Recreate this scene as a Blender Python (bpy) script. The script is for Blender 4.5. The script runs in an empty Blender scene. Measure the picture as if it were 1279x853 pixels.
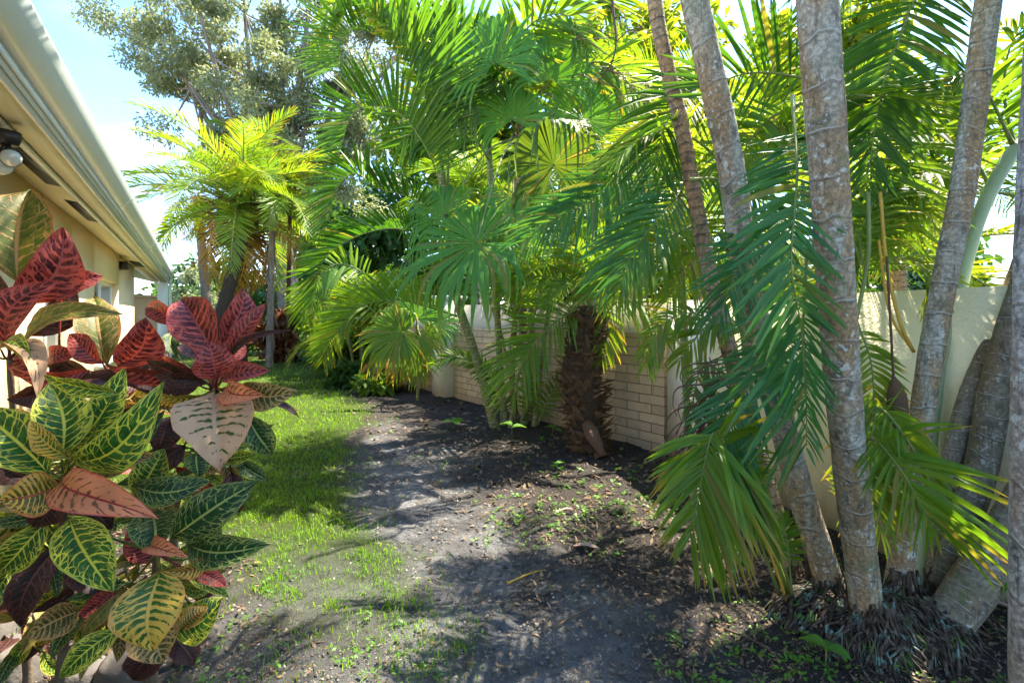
import bpy, math, random
import numpy as np
from mathutils import Vector, noise as mnoise
C = bpy.context.scene.collection
RNG = np.random.default_rng(7)
random.seed(7)
F, CX, HY, CH = 620.0, 640.0, 395.0, 1.5
V = lambda *a: np.array(a, float)
def W(px, py, Y): return V((px-CX)/F*Y, Y, CH+(HY-py)/F*Y)
def G(px, py):
    Y = CH*F/(py-HY); return V((px-CX)/F*Y, Y, 0)
def nrm(a):
    a = np.asarray(a, float); return a/np.maximum(np.linalg.norm(a, axis=-1, keepdims=True), 1e-9)
UP = V(0, 0, 1)

# ------------------------------------------------------------------ mesh helpers
class MB:
    """collects vertices, faces (as index lists) and per-vertex attributes u, v, rnd"""
    def __init__(s): s.v=[]; s.f3=[]; s.f4=[]; s.u=[]; s.vv=[]; s.r=[]; s.n=0; s.ng=[]
    def add(s, verts, quads=None, tris=None, u=0., v=0., r=0.):
        verts = np.asarray(verts, float).reshape(-1, 3); k = len(verts); o = s.n
        s.v.append(verts)
        for lst, a in ((s.u, u), (s.vv, v), (s.r, r)): lst.append(np.broadcast_to(np.asarray(a, float), (k,)))
        if quads is not None and len(quads): s.f4.append(np.asarray(quads, int).reshape(-1, 4)+o)
        if tris is not None and len(tris): s.f3.append(np.asarray(tris, int).reshape(-1, 3)+o)
        s.n += k
    def ngon(s, verts):
        o = s.n; s.add(verts); s.ng.append(list(range(o, s.n)))
    def box(s, o, ax, ay, az, r=0.):
        o, ax, ay, az = (np.asarray(q, float) for q in (o, ax, ay, az))
        p = [o, o+ax, o+ax+ay, o+ay]; p = p+[q+az for q in p]
        s.add(p, [[3,2,1,0],[4,5,6,7],[0,1,5,4],[1,2,6,5],[2,3,7,6],[3,0,4,7]], r=r)
    def tube(s, pts, rad, sides=8, cap=True, r=0., ucircle=True):
        pts = np.asarray(pts, float); n = len(pts); rad = np.broadcast_to(np.asarray(rad, float), (n,))
        t = nrm(np.gradient(pts, axis=0)); ref = V(0.31, 0.2, 0.93) if abs(t[0][2]) < .8 else V(0.9, .43, .1)
        b = nrm(np.cross(t, ref)); c = np.cross(t, b)
        a = np.linspace(0, 2*math.pi, sides, endpoint=False)
        ring = pts[:, None]+rad[:, None, None]*(np.cos(a)[None, :, None]*b[:, None]+np.sin(a)[None, :, None]*c[:, None])
        L = np.concatenate([[0], np.cumsum(np.linalg.norm(np.diff(pts, axis=0), axis=1))])
        i = np.arange(n-1)[:, None]*sides; j = np.arange(sides)[None]; k = (j+1) % sides
        q = np.stack([i+j, i+k, i+sides+k, i+sides+j], -1).reshape(-1, 4)
        tr = []
        s.add(ring.reshape(-1, 3), q, u=np.repeat(L, sides), v=np.tile(a/(2*math.pi), n), r=r)
        if cap:
            o = s.n
            s.ng.append([o-sides+x for x in range(sides)]); s.ng.append([o-n*sides+x for x in reversed(range(sides))])
    def mesh(s, name, loc):
        v = np.concatenate(s.v)-loc; me = bpy.data.meshes.new(name)
        f4 = np.concatenate(s.f4) if s.f4 else np.zeros((0, 4), int); f3 = np.concatenate(s.f3) if s.f3 else np.zeros((0, 3), int)
        ng = s.ng; li = np.concatenate([f4.ravel(), f3.ravel(), np.array([x for g in ng for x in g], int)])
        sz = np.concatenate([np.full(len(f4), 4), np.full(len(f3), 3), np.array([len(g) for g in ng], int)]).astype(int)
        me.vertices.add(len(v)); me.vertices.foreach_set('co', v.ravel())
        me.loops.add(len(li)); me.loops.foreach_set('vertex_index', li)
        me.polygons.add(len(sz)); me.polygons.foreach_set('loop_start', np.concatenate([[0], np.cumsum(sz)[:-1]])); me.polygons.foreach_set('loop_total', sz)
        for nm, a in (('u', s.u), ('v', s.vv), ('rnd', s.r)):
            at = me.attributes.new(nm, 'FLOAT', 'POINT'); at.data.foreach_set('value', np.concatenate(a))
        me.update(calc_edges=True); me.validate()
        return me

def tag(o, label=None, cat=None, group=None, kind=None):
    if label: o['label'] = label
    if cat: o['category'] = cat
    if group: o['group'] = group
    if kind: o['kind'] = kind
    return o
def thing(name, loc, label, cat, group=None):
    o = bpy.data.objects.new(name, None); C.objects.link(o); o.location = Vector(loc); o.empty_display_size = .1
    o['_b'] = list(map(float, loc)); return tag(o, label, cat, group)
def base_of(p): return np.array(p['_b'])
def obj(name, mb, mat, parent=None, smooth=True, loc=None, label=None):
    if parent is not None: b = base_of(parent)
    else: b = V(0, 0, 0) if loc is None else np.asarray(loc, float)
    me = mb if isinstance(mb, bpy.types.Mesh) else mb.mesh(name, b)
    me.materials.append(mat)
    if smooth: me.polygons.foreach_set('use_smooth', np.ones(len(me.polygons), bool))
    o = bpy.data.objects.new(name, me); C.objects.link(o)
    if parent is not None: o.parent = parent
    else: o.location = Vector(b)
    o['_b'] = list(map(float, b))
    if label: o['label'] = label
    return o
def crom(pts, n=40):
    P = np.asarray(pts, float)
    if len(P) == 2: return P[0]+(P[1]-P[0])*np.linspace(0, 1, n)[:, None]
    P = np.vstack([2*P[0]-P[1], P, 2*P[-1]-P[-2]]); m = len(P)-3
    t = np.linspace(0, m-1e-6, n); i = t.astype(int); f = (t-i)[:, None]
    a, b, c, d = P[i], P[i+1], P[i+2], P[i+3]
    return .5*(2*b+(c-a)*f+(2*a-5*b+4*c-d)*f**2+(3*b-a-3*c+d)*f**3)

# ------------------------------------------------------------------ materials
class NT:
    def __init__(s, name):
        s.m = bpy.data.materials.new(name); s.m.use_nodes = True; s.t = s.m.node_tree; s.t.nodes.clear()
        s.out = s.t.nodes.new('ShaderNodeOutputMaterial')
    def n(s, typ, inp=None, **props):
        x = s.t.nodes.new(typ)
        for k, v in props.items(): setattr(x, k, v)
        for k, v in (inp or {}).items(): s.set(x, k, v)
        return x
    def set(s, x, k, v):
        sock = x.inputs[k]
        if isinstance(v, bpy.types.NodeSocket): s.t.links.new(v, sock)
        elif isinstance(v, bpy.types.Node): s.t.links.new(v.outputs[0], sock)
        else:
            if isinstance(v, tuple) and len(v) == 3 and sock.type == 'RGBA': v = v+(1,)
            sock.default_value = v
    def math(s, op, a, b=0., c=0., clamp=False):
        return s.n('ShaderNodeMath', {0: a, 1: b, 2: c}, operation=op, use_clamp=clamp).outputs[0]
    def ss(s, x, lo, hi):
        r = s.n('ShaderNodeMapRange', {'Value': x, 'From Min': lo, 'From Max': hi}, interpolation_type='SMOOTHSTEP'); return r.outputs[0]
    def mix(s, f, a, b, blend='MIX'):
        x = s.n('ShaderNodeMix', data_type='RGBA', blend_type=blend)
        s.set(x, 0, f); s.set(x, 6, a); s.set(x, 7, b); return x.outputs[2]
    def attr(s, n): return s.n('ShaderNodeAttribute', attribute_name=n).outputs['Fac']
    def pos(s): return s.n('ShaderNodeNewGeometry').outputs['Position']
    def noise(s, scale, detail=4., vec=None, rough=.55, dist=0.):
        x = s.n('ShaderNodeTexNoise', {'Scale': scale, 'Detail': detail, 'Roughness': rough, 'Distortion': dist})
        s.set(x, 'Vector', vec if vec is not None else s.pos()); return x.outputs[0]
    def bump(s, h, strength=.4, dist=.01): return s.n('ShaderNodeBump', {'Height': h, 'Strength': strength, 'Distance': dist}).outputs[0]
    def pbr(s, col, rough=.6, spec=.5, normal=None, metal=0., coat=0.):
        p = s.n('ShaderNodeBsdfPrincipled', {'Base Color': col, 'Roughness': rough, 'Specular IOR Level': spec, 'Metallic': metal, 'Coat Weight': coat})
        if normal is not None: s.set(p, 'Normal', normal)
        return p
    def done(s, sh): s.t.links.new(sh.outputs[0] if isinstance(sh, bpy.types.Node) else sh, s.out.inputs[0]); return s.m

def leaf_mat(name, a, b, tip=None, trans=.45, tcol=None, rough=.42, spec=.3, tipstart=.8):
    t = NT(name); r = t.attr('rnd'); oi = t.n('ShaderNodeObjectInfo').outputs['Random']
    f = t.math('ADD', t.math('MULTIPLY', r, .6), t.math('MULTIPLY', oi, .4))
    col = t.mix(f, a, b)
    col = t.mix(t.ss(t.noise(3.5, 3), .4, .75), col, t.mix(.45, col, (b[0]*1.15, b[1]*1.0, b[2]*.6)))
    if tip:
        e = t.math('ADD', t.attr('u'), t.math('MULTIPLY', t.math('SUBTRACT', r, .5), .35))
        col = t.mix(t.ss(e, tipstart, tipstart+.3), col, tip)
    if trans > .3: col = t.mix(t.math('MULTIPLY', t.ss(r, .94, .97), .65), col, (.22, .17, .05))
    if tcol is None: tcol = (2.2, 1.9, .55)
    tc = t.mix(1., col, tcol, 'MULTIPLY')
    n = t.bump(t.noise(60, 2), .12, .004)
    p = t.pbr(col, rough, spec, n)
    tr = t.n('ShaderNodeBsdfTranslucent', {'Color': tc})
    return t.done(t.n('ShaderNodeMixShader', {0: trans, 1: p, 2: tr}))

def bark_mat(name, grey, warm, lichen=.5, spacing=.14, moss=.3, ringcol=(.42, .40, .35), warmth=.5, dark=(.09,.075,.06), ringw=.035, ringk=.85):
    t = NT(name); L = t.attr('u'); p = t.pos()
    st = t.n('ShaderNodeVectorMath', {0: p, 1: (2.0, 2.0, .4)}, operation='MULTIPLY').outputs[0]
    big = t.noise(4.5, 5, st); fine = t.noise(60, 5, p, .65); mid = t.noise(17, 4, p)
    col = t.mix(t.ss(big, .5-.2*warmth, .72-.2*warmth), grey, warm)
    col = t.mix(t.ss(fine, .42, .62), t.mix(.55, col, dark), col)
    col = t.mix(t.math('MULTIPLY', t.ss(mid, .55, .66), .75), col, dark)
    lic = t.math('MULTIPLY', t.ss(t.math('ADD', t.noise(34, 5, p, .7), t.math('MULTIPLY', t.math('SUBTRACT', t.noise(5, 3, p), .5), .35)), .57, .66), lichen)
    col = t.mix(lic, col, (.50, .52, .47))
    col = t.mix(t.math('MULTIPLY', t.ss(t.noise(9, 4, p), .56, .7), moss), col, (.09, .13, .05))
    wob = t.noise(2.3, 2, st)
    ph = t.math('FRACT', t.math('ADD', t.math('DIVIDE', L, spacing), t.math('MULTIPLY', wob, 1.1)))
    d = t.math('ABSOLUTE', t.math('SUBTRACT', ph, .5)); rn = t.math('MULTIPLY', t.ss(mid, .36, .56), ringk)
    ring = t.math('MULTIPLY', t.ss(d, ringw, ringw*.25), rn); under = t.math('MULTIPLY', t.ss(t.math('ABSOLUTE', t.math('SUBTRACT', ph, .5-ringw*1.7)), ringw, 0.), .55)
    col = t.mix(under, col, dark); col = t.mix(ring, col, ringcol)
    cr = t.noise(9, 6, t.n('ShaderNodeVectorMath', {0: p, 1: (6, 6, .8)}, operation='MULTIPLY').outputs[0], .7)
    col = t.mix(t.math('MULTIPLY', t.ss(cr, .60, .68), .7), col, dark)
    fine = t.math('ADD', fine, t.math('MULTIPLY', t.ss(cr, .66, .56), .8))
    h = t.math('ADD', t.math('MULTIPLY', fine, .5), t.math('ADD', t.math('MULTIPLY', ring, .5), mid))
    return t.done(t.pbr(col, .85, .25, t.bump(h, .8, .012)))

def simple_mat(name, col, rough=.7, var=.15, scale=8, bump=.2, bscale=80, metal=0., spec=.4):
    t = NT(name); n = t.noise(scale, 5)
    c = t.mix(n, tuple(x*(1-var) for x in col), tuple(min(1, x*(1+var)) for x in col))
    return t.done(t.pbr(c, rough, spec, t.bump(t.noise(bscale, 4), bump, .01) if bump else None, metal))

def stucco_mat(name, col, dirt=.35):
    t = NT(name); p = t.pos()
    n = t.noise(1.6, 5); v = t.n('ShaderNodeTexVoronoi', {'Scale': 55.}, feature='F1'); t.set(v, 'Vector', p)
    st = t.noise(6, 4, t.n('ShaderNodeVectorMath', {0: p, 1: (1, 1, .12)}, operation='MULTIPLY').outputs[0])
    c = t.mix(n, tuple(x*.88 for x in col), tuple(min(.9, x*1.06) for x in col))
    z = t.n('ShaderNodeSeparateXYZ', {0: p}).outputs[2]
    dm = t.math('MULTIPLY', t.ss(t.math('ADD', z, t.math('MULTIPLY', st, .5)), .62, .2), dirt)
    c = t.mix(dm, c, (.16, .13, .09)); c = t.mix(t.math('MULTIPLY', t.ss(st, .6, .8), dirt*.6), c, tuple(x*.55 for x in col))
    h = t.math('ADD', t.math('MULTIPLY', t.noise(38, 5, None, .65), 1.2), v.outputs[0])
    return t.done(t.pbr(c, .9, .2, t.bump(h, .28, .012)))

def croton_mat(name, patch, patch2, vein, edge=None, thr=.8, tipk=0., half=0., blot=.35, rough=.36, trans=.16, nveins=11., mid=None, net=.11):
    t = NT(name); u = t.attr('u'); v = t.attr('v'); r = t.attr('rnd'); p = t.pos()
    av = t.math('ABSOLUTE', v); nz = t.noise(38, 3, p)
    w = t.math('SUBTRACT', t.math('MULTIPLY', u, nveins), t.math('MULTIPLY', t.math('POWER', av, 1.3), 1.9))
    w = t.math('ADD', w, t.math('MULTIPLY', t.math('SUBTRACT', nz, .5), .7)); w = t.math('ADD', w, t.math('MULTIPLY', r, 7.))
    sg = t.math('MULTIPLY', t.math('SIGN', v), .5); w = t.math('ADD', w, sg)
    vec = t.n('ShaderNodeCombineXYZ', {0: w, 1: t.math('MULTIPLY', v, 2.6), 2: t.math('MULTIPLY', r, 30.)}).outputs[0]
    st = t.n('ShaderNodeTexNoise', {'Scale': 1.15, 'Detail': 4., 'Roughness': .6, 'Vector': vec}).outputs[0]
    f = t.math('MULTIPLY', t.math('ABSOLUTE', t.math('SUBTRACT', t.math('FRACT', w), .5)), 2.)
    f = t.math('ADD', f, t.math('MULTIPLY', t.math('SUBTRACT', st, .5), blot*2.4))
    f = t.math('ADD', f, t.math('MULTIPLY', t.math('SUBTRACT', u, .45), tipk))
    f = t.math('ADD', f, t.math('MULTIPLY', v, half))
    m = t.ss(f, thr, thr+.16)
    vo = t.n('ShaderNodeTexVoronoi', {'Scale': 1.35, 'Randomness': .9, 'Vector': vec}, feature='DISTANCE_TO_EDGE').outputs[0]
    m = t.math('MAXIMUM', m, t.math('MULTIPLY', t.ss(vo, net, net*.35), t.ss(t.math('ADD', av, t.math('MULTIPLY', st, .5)), .5, .95)))
    ed = t.ss(t.math('ADD', av, t.math('MULTIPLY', t.math('SUBTRACT', nz, .5), .3)), .86, .97)
    md = t.ss(av, .075, .03)
    pc = t.mix(t.ss(st, .35, .7), patch, patch2); vc = t.mix(t.ss(t.noise(11, 3, p), .3, .75), vein, tuple(x*.72 for x in vein))
    c = t.mix(m, pc, vc); c = t.mix(ed, c, edge or vein); c = t.mix(md, c, mid or vein)
    sp = t.math('MULTIPLY', t.ss(t.noise(55, 3, p), .67, .72), t.ss(t.noise(7, 2, p), .45, .6)); c = t.mix(t.math('MULTIPLY', sp, .8), c, (.05, .03, .015))
    h = t.math('ADD', t.math('MULTIPLY', m, -.5), t.math('MULTIPLY', md, -1.))
    pb = t.pbr(c, t.math('ADD', rough, t.math('MULTIPLY', nz, .25)), .32, t.bump(h, .4, .005))
    tr = t.n('ShaderNodeBsdfTranslucent', {'Color': t.mix(1., c, (1.5, 1.4, .8), 'MULTIPLY')})
    return t.done(t.n('ShaderNodeMixShader', {0: trans, 1: pb, 2: tr}))

M = {}
M['areca'] = leaf_mat('areca_leaflet', (.06, .16, .018), (.13, .23, .025), (.30, .22, .03), .46, tipstart=.93)
M['deep'] = leaf_mat('deep_green_leaflet', (.028, .098, .014), (.066, .15, .018), None, .38, (2.2, 2.1, .6))
M['blue'] = leaf_mat('blue_green_leaflet', (.03, .14, .055), (.07, .18, .04), (.30, .24, .04), .36, (2.0, 2.0, .6), rough=.34, tipstart=.97)
M['yellow'] = leaf_mat('yellow_green_leaflet', (.12, .21, .022), (.22, .26, .028), None, .5, (1.9, 1.7, .5))
M['lime'] = leaf_mat('lime_leaflet', (.08, .19, .02), (.16, .24, .022), (.34, .24, .04), .5, (2.2, 1.9, .45), tipstart=.78)
M['old'] = leaf_mat('ageing_leaflet', (.22, .20, .03), (.42, .22, .03), (.40, .16, .03), .45, (1.8, 1.5, .5), tipstart=.6)
M['dead'] = leaf_mat('dead_leaflet', (.09, .045, .03), (.16, .085, .05), None, .15, (1.5, 1.2, .8), rough=.7)
M['fan'] = leaf_mat('fan_leaf', (.06, .20, .03), (.11, .25, .035), (.16, .26, .07), .4, (2.1, 2.0, .55), rough=.33, tipstart=.75)
M['fandark'] = leaf_mat('fan_leaf_dark', (.04, .10, .02), (.08, .13, .02), (.10, .19, .05), .4, (2.3, 1.9, .5), tipstart=.75)
M['oak'] = leaf_mat('oak_leaf', (.14, .19, .10), (.27, .31, .19), None, .38, (1.5, 1.4, .9), rough=.4)
M['shrub'] = leaf_mat('shrub_leaf', (.05, .13, .025), (.13, .22, .03), None, .45)
M['shrubdark'] = leaf_mat('dark_shrub_leaf', (.02, .07, .02), (.05, .12, .03), None, .35)
M['redshrub'] = leaf_mat('red_shrub_leaf', (.13, .02, .015), (.16, .09, .03), None, .25, (1.6, 1.2, .9))
M['grass'] = leaf_mat('grass_blade', (.075, .19, .016), (.15, .27, .022), (.26, .27, .05), .5, (2., 1.9, .5), rough=.5, tipstart=1.0)
M['weed'] = leaf_mat('weed_leaf', (.07, .20, .03), (.13, .27, .04), None, .45)
M['litter'] = leaf_mat('leaf_litter', (.045, .032, .023), (.23, .165, .115), None, .05, (1, 1, 1), rough=.8, spec=.2)
M['petiole'] = simple_mat('petiole', (.16, .20, .05), .45, .3, 6, .1)
M['petiole_y'] = simple_mat('yellow_petiole', (.45, .27, .03), .45, .25, 6, .1)
M['bark'] = bark_mat('grey_palm_bark', (.42, .41, .34), (.37, .25, .13), 1., .16, .4, warmth=.7)
M['bark_dark'] = bark_mat('mossy_palm_bark', (.25, .22, .165), (.22, .16, .09), .6, .10, .6, warmth=.3)
M['bark_brown'] = bark_mat('ringed_brown_bark', (.40, .29, .18), (.36, .21, .10), .3, .055, .2, ringcol=(.07, .05, .04), warmth=.5, ringw=.12)
M['bark_white'] = bark_mat('pale_palm_bark', (.48, .47, .45), (.34, .27, .2), .85, .17, .12, warmth=.2)
M['bark_far'] = bark_mat('distant_palm_bark', (.30, .26, .22), (.24, .18, .12), .3, .12, .2, warmth=.4)
M['stem'] = bark_mat('green_ringed_stem', (.20, .27, .11), (.27, .27, .12), .5, .11, .3, ringcol=(.45, .45, .33), dark=(.09, .10, .04), warmth=.4, ringw=.09)
M['shaft'] = simple_mat('crownshaft', (.30, .40, .24), .45, .25, 5, .1)
M['boot'] = leaf_mat('date_palm_boot', (.04, .026, .018), (.15, .095, .06), None, .05, (1, 1, 1), rough=.85, spec=.2)
M['fibre'] = simple_mat('palm_fibre', (.06, .04, .028), .95, .5, 22, .8, 60)
def root_mat():
    t = NT('mossy_root'); p = t.pos(); n = t.noise(30, 4, p); r = t.attr('rnd')
    c = t.mix(t.ss(n, .35, .65), (.018, .015, .011), (.10, .085, .066)); c = t.mix(t.math('MULTIPLY', r, .5), c, (.10, .06, .04))
    c = t.mix(t.math('MULTIPLY', t.ss(t.noise(16, 5, p, .65), .56, .64), .7), c, (.17, .27, .23)); c = t.mix(t.math('MULTIPLY', t.ss(t.noise(11, 4, t.n('ShaderNodeVectorMath', {0: p, 1: (3, 7, 1)}, operation='ADD').outputs[0]), .58, .68), .8), c, (.07, .14, .03))
    return t.done(t.pbr(c, .9, .2, t.bump(t.noise(90, 4, p), .8, .01)))
M['root'] = root_mat()
M['woody'] = simple_mat('croton_stem', (.12, .09, .06), .85, .4, 25, .5, 60)
M['twig'] = simple_mat('twig', (.09, .06, .04), .8, .3, 20, .3)
M['sheath'] = simple_mat('dry_palm_sheath', (.10, .055, .034), .85, .5, 30, .6, 40)
M['paleshell'] = simple_mat('pale_dry_leaf', (.32, .22, .17), .8, .3, 30, .3)
M['stone'] = simple_mat('border_stone', (.10, .09, .08), .85, .35, 9, .6, 40)
M['pebble'] = leaf_mat('shell_grit', (.06, .058, .055), (.26, .25, .23), None, 0., (1, 1, 1), rough=.9, spec=.2)
M['stucco'] = stucco_mat('tan_house_stucco', (.86, .66, .39), .15)
M['soffit'] = stucco_mat('soffit_stucco', (.86, .70, .46), .05)
M['tan'] = stucco_mat('peach_stucco', (.70, .48, .29), .1)
M['wall'] = stucco_mat('yellow_lit_wall_stucco', (.84, .78, .52), .7)  # white wall stucco with yellow light through the fronds put into its colour
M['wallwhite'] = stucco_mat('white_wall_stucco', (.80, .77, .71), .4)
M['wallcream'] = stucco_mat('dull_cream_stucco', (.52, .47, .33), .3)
M['white'] = simple_mat('white_painted_metal', (.78, .77, .70), .4, .05, 3, .05)
M['gutter'] = simple_mat('gutter_metal', (.66, .72, .67), .4, .08, 2, .06, 30)
M['fascia'] = simple_mat('fascia_paint', (.82, .80, .72), .5, .08, 4, .1)
M['eave'] = simple_mat('olive_eave_paint', (.62, .58, .40), .55, .12, 5, .15)
M['roof'] = simple_mat('white_roof_tile', (.72, .70, .66), .8, .1, 6, .3)
M['black'] = simple_mat('black_plastic', (.02, .018, .016), .45, .3, 10, .1)
M['brownwall'] = simple_mat('brown_siding', (.30, .16, .08), .8, .2, 8, .2)
def glass_mat():
    t = NT('window_glass'); return t.done(t.pbr((.05, .07, .07), .05, .8, t.bump(t.noise(2, 2), .02, .02)))
M['glass'] = glass_mat()
def lamp_glass():
    t = NT('lamp_lens'); return t.done(t.pbr((.42, .45, .41), .12, .7, t.bump(t.noise(90, 1), .25, .004), coat=.6))
M['lens'] = lamp_glass()
def brick_mat():
    t = NT('cream_slump_block'); u = t.attr('u'); v = t.attr('v')
    vec = t.n('ShaderNodeCombineXYZ', {0: u, 1: v, 2: 0.}).outputs[0]
    vec2 = t.n('ShaderNodeVectorMath', {0: vec, 1: t.n('ShaderNodeVectorMath', {0: t.n('ShaderNodeTexNoise', {'Scale': 9., 'Vector': t.pos()}).outputs[1], 1: (.012, .012, 0)}, operation='MULTIPLY').outputs[0]}, operation='ADD').outputs[0]
    b = t.n('ShaderNodeTexBrick', {'Color1': (.60, .46, .31), 'Color2': (.46, .35, .235), 'Mortar': (.20, .15, .105), 'Scale': 1., 'Mortar Size': .006,
            'Mortar Smooth': .25, 'Brick Width': .35, 'Row Height': .105, 'Bias': -.1, 'Vector': vec2})
    n = t.noise(7, 5); c = t.mix(t.math('MULTIPLY', t.ss(n, .45, .75), .4), b.outputs[0], (.30, .23, .16))
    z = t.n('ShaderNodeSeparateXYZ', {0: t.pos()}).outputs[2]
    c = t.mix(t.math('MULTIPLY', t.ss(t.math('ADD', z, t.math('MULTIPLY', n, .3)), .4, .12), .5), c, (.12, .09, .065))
    h = t.math('ADD', t.math('MULTIPLY', b.outputs[1], -1.5), t.math('MULTIPLY', t.noise(45, 4), .5))
    return t.done(t.pbr(c, .9, .2, t.bump(h, .8, .012)))
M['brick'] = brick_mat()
# croton colourways
M['cG'] = croton_mat('croton_green', (.012, .065, .008), (.03, .125, .013), (.55, .52, .05), (.36, .38, .045), .77)
M['cD'] = croton_mat('croton_dark_green', (.005, .035, .009), (.009, .055, .011), (.28, .31, .08), (.14, .17, .035), .84, net=.08)
M['cO'] = croton_mat('croton_olive', (.06, .085, .012), (.14, .14, .018), (.38, .22, .07), (.36, .15, .05), .82, net=.08)
M['cR'] = croton_mat('croton_red', (.03, .005, .008), (.22, .024, .018), (.42, .075, .055), (.32, .04, .03), .62, rough=.36, mid=(.28, .055, .05), blot=.55)
M['cM'] = croton_mat('croton_maroon', (.016, .012, .008), (.04, .010, .010), (.11, .035, .028), (.10, .028, .020), .78, rough=.36)
M['cC'] = croton_mat('croton_cream', (.035, .065, .012), (.10, .09, .02), (.50, .30, .17), (.50, .26, .14), .10, .35, .22, 1.1)
M['cP'] = croton_mat('croton_pink', (.13, .035, .02), (.12, .09, .02), (.60, .20, .09), (.46, .07, .045), .16, .3, -.25, .8, mid=(.22, .008, .02))
M['cY'] = croton_mat('croton_yellow', (.02, .08, .008), (.06, .12, .015), (.58, .37, .06), (.52, .27, .06), .50, .75, .32, .5)
M['cA'] = croton_mat('croton_amber', (.03, .06, .008), (.13, .09, .015), (.56, .32, .05), (.48, .15, .04), .62, .4, .3, .45, mid=(.28, .055, .02))
M['cT'] = croton_mat('croton_tan', (.035, .05, .012), (.08, .07, .02), (.42, .26, .085), (.36, .19, .07), .66, .3, 0., .45)

# ------------------------------------------------------------------ leaves and fronds
def frond(mb, mbr, ctrl, n=55, lmax=.45, width=.026, a0=70, a1=28, vee=18, droop=.22, nref=UP, ls=(1, 1), start=.1, seed=0, rr=.011, jit=.12, fold=.35, bfix=None, gap=0., splay=0.):
    rg = np.random.default_rng(seed+11)
    P = crom(ctrl, 48); L = np.concatenate([[0], np.cumsum(np.linalg.norm(np.diff(P, axis=0), axis=1))]); S = L/L[-1]
    T = nrm(np.gradient(P, axis=0))
    mbr.tube(P[::2], np.interp(S[::2], [0, .1, 1], [rr*1.6, rr, rr*.22]), 5, r=.5)
    for side, sc in ((1, ls[0]), (-1, ls[1])):
        if sc <= 0: continue
        s = np.linspace(start, .995, n)+rg.normal(0, .35/n, n); s = np.clip(s, start*.8, 1)
        if gap: s = s[rg.random(len(s)) > gap]
        m = len(s)
        p = np.stack([np.interp(s, S, P[:, k]) for k in range(3)], 1); t = nrm(np.stack([np.interp(s, S, T[:, k]) for k in range(3)], 1))
        b = nrm(np.cross(t, nref)) if bfix is None else nrm(bfix-np.sum(bfix*t, 1, keepdims=True)*t)
        nn = np.cross(b, t)
        x = (s-start)/(1-start)
        ln = lmax*sc*(np.clip(np.interp(x, [0, .12, .35, .6, .85, 1], [.55, .85, 1, .95, .68, .4]), 0, 1))*(1+rg.normal(0, .06, m))
        a = np.radians(np.interp(x, [0, 1], [a0, a1])+rg.normal(0, 60*jit*.5, m)); ve = np.radians(vee+rg.normal(0, 60*jit, m)+splay*rg.choice([-1, 0, 1], m))
        d = np.cos(a)[:, None]*t+np.sin(a)[:, None]*(side*b*np.cos(ve)[:, None]+nn*np.sin(ve)[:, None]); d = nrm(d)
        dr = droop*(1+rg.normal(0, .35, m)).clip(.1, 2.5)
        st = np.array([0, .3, .62, .86, 1.]); wf = np.array([.45, 1, .85, .5, .04])
        wd = nrm(t-np.sum(t*d, 1, keepdims=True)*d+rg.normal(0, .18, (m, 3)))
        fn = np.cross(wd, d)*1.0
        hw = width*.5*(ln/lmax).clip(.5, 1)*(1+rg.normal(0, .1, m))
        pos = p[:, None]+d[:, None]*(ln[:, None]*st[None])[..., None]-UP*((dr*ln)[:, None]*st[None]**2)[..., None]
        # shorten the drooping leaflet so it keeps its length
        w3 = wd[:, None]*(hw[:, None]*wf[None])[..., None]; f3 = fn[:, None]*(hw[:, None]*wf[None]*fold)[..., None]
        vs = np.stack([pos-w3, pos+f3, pos+w3], 2).reshape(-1, 3)      # m,5,3
        base = (np.arange(m)*15)[:, None, None]; k = (np.arange(4)*3)[None, :, None]
        q0 = np.array([0, 1, 4, 3]); q1 = np.array([1, 2, 5, 4])
        Q = np.concatenate([base+k+q0, base+k+q1], 1).reshape(-1, 4)
        mb.add(vs, Q, u=np.tile(np.repeat(st, 3), m), v=np.repeat(s, 15), r=np.repeat(rg.random(m), 15))

def put_frond(parent, ctrl, mat, pet='petiole', name='frond', label=None, **kw):
    a = MB(); r = MB(); frond(a, r, ctrl, **kw)
    o = obj(name, a, M[mat], parent, label=label)
    obj('midrib', r, M[pet], o)
    return o
def HF(parent, pix, mat, lpx=60, k=1., ls=(1, 1), seed=0, dens=1., wpx=None, edge=0, **kw):
    """a frond placed by the points its midrib passes through"""
    pts = [W(*p) for p in pix]; Y = float(np.mean([p[2] for p in pix])); c = np.mean(pts, axis=0)
    view = nrm(V(0, 0, CH)-c); lm = lpx/F*Y
    nref = nrm(view*k+UP*(1-k))
    if edge: kw['bfix'] = -view*edge; kw.setdefault('jit', .05)
    length = np.sum(np.linalg.norm(np.diff(pts, axis=0), axis=1))
    w = (wpx/F*Y) if wpx else min(.03, max(.014, lm*.06))
    n = int(np.clip(length/(w*.95)*dens, 18, 110))
    kw.setdefault('rr', max(.006, w*.3))
    return put_frond(parent, pts, mat, nref=nref, lmax=lm, n=n, width=w, ls=ls, seed=seed, **kw)

def arc(p0, az, e0, e1, L, n=14):
    """a midrib that leaves p0 at elevation e0 and bends to e1"""
    e = np.radians(np.linspace(e0, e1, n)); h = V(math.cos(az), math.sin(az), 0)
    st = np.cos(e)[:, None]*h+np.sin(e)[:, None]*UP
    return np.vstack([p0, p0+np.cumsum(st*L/n, axis=0)])

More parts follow.
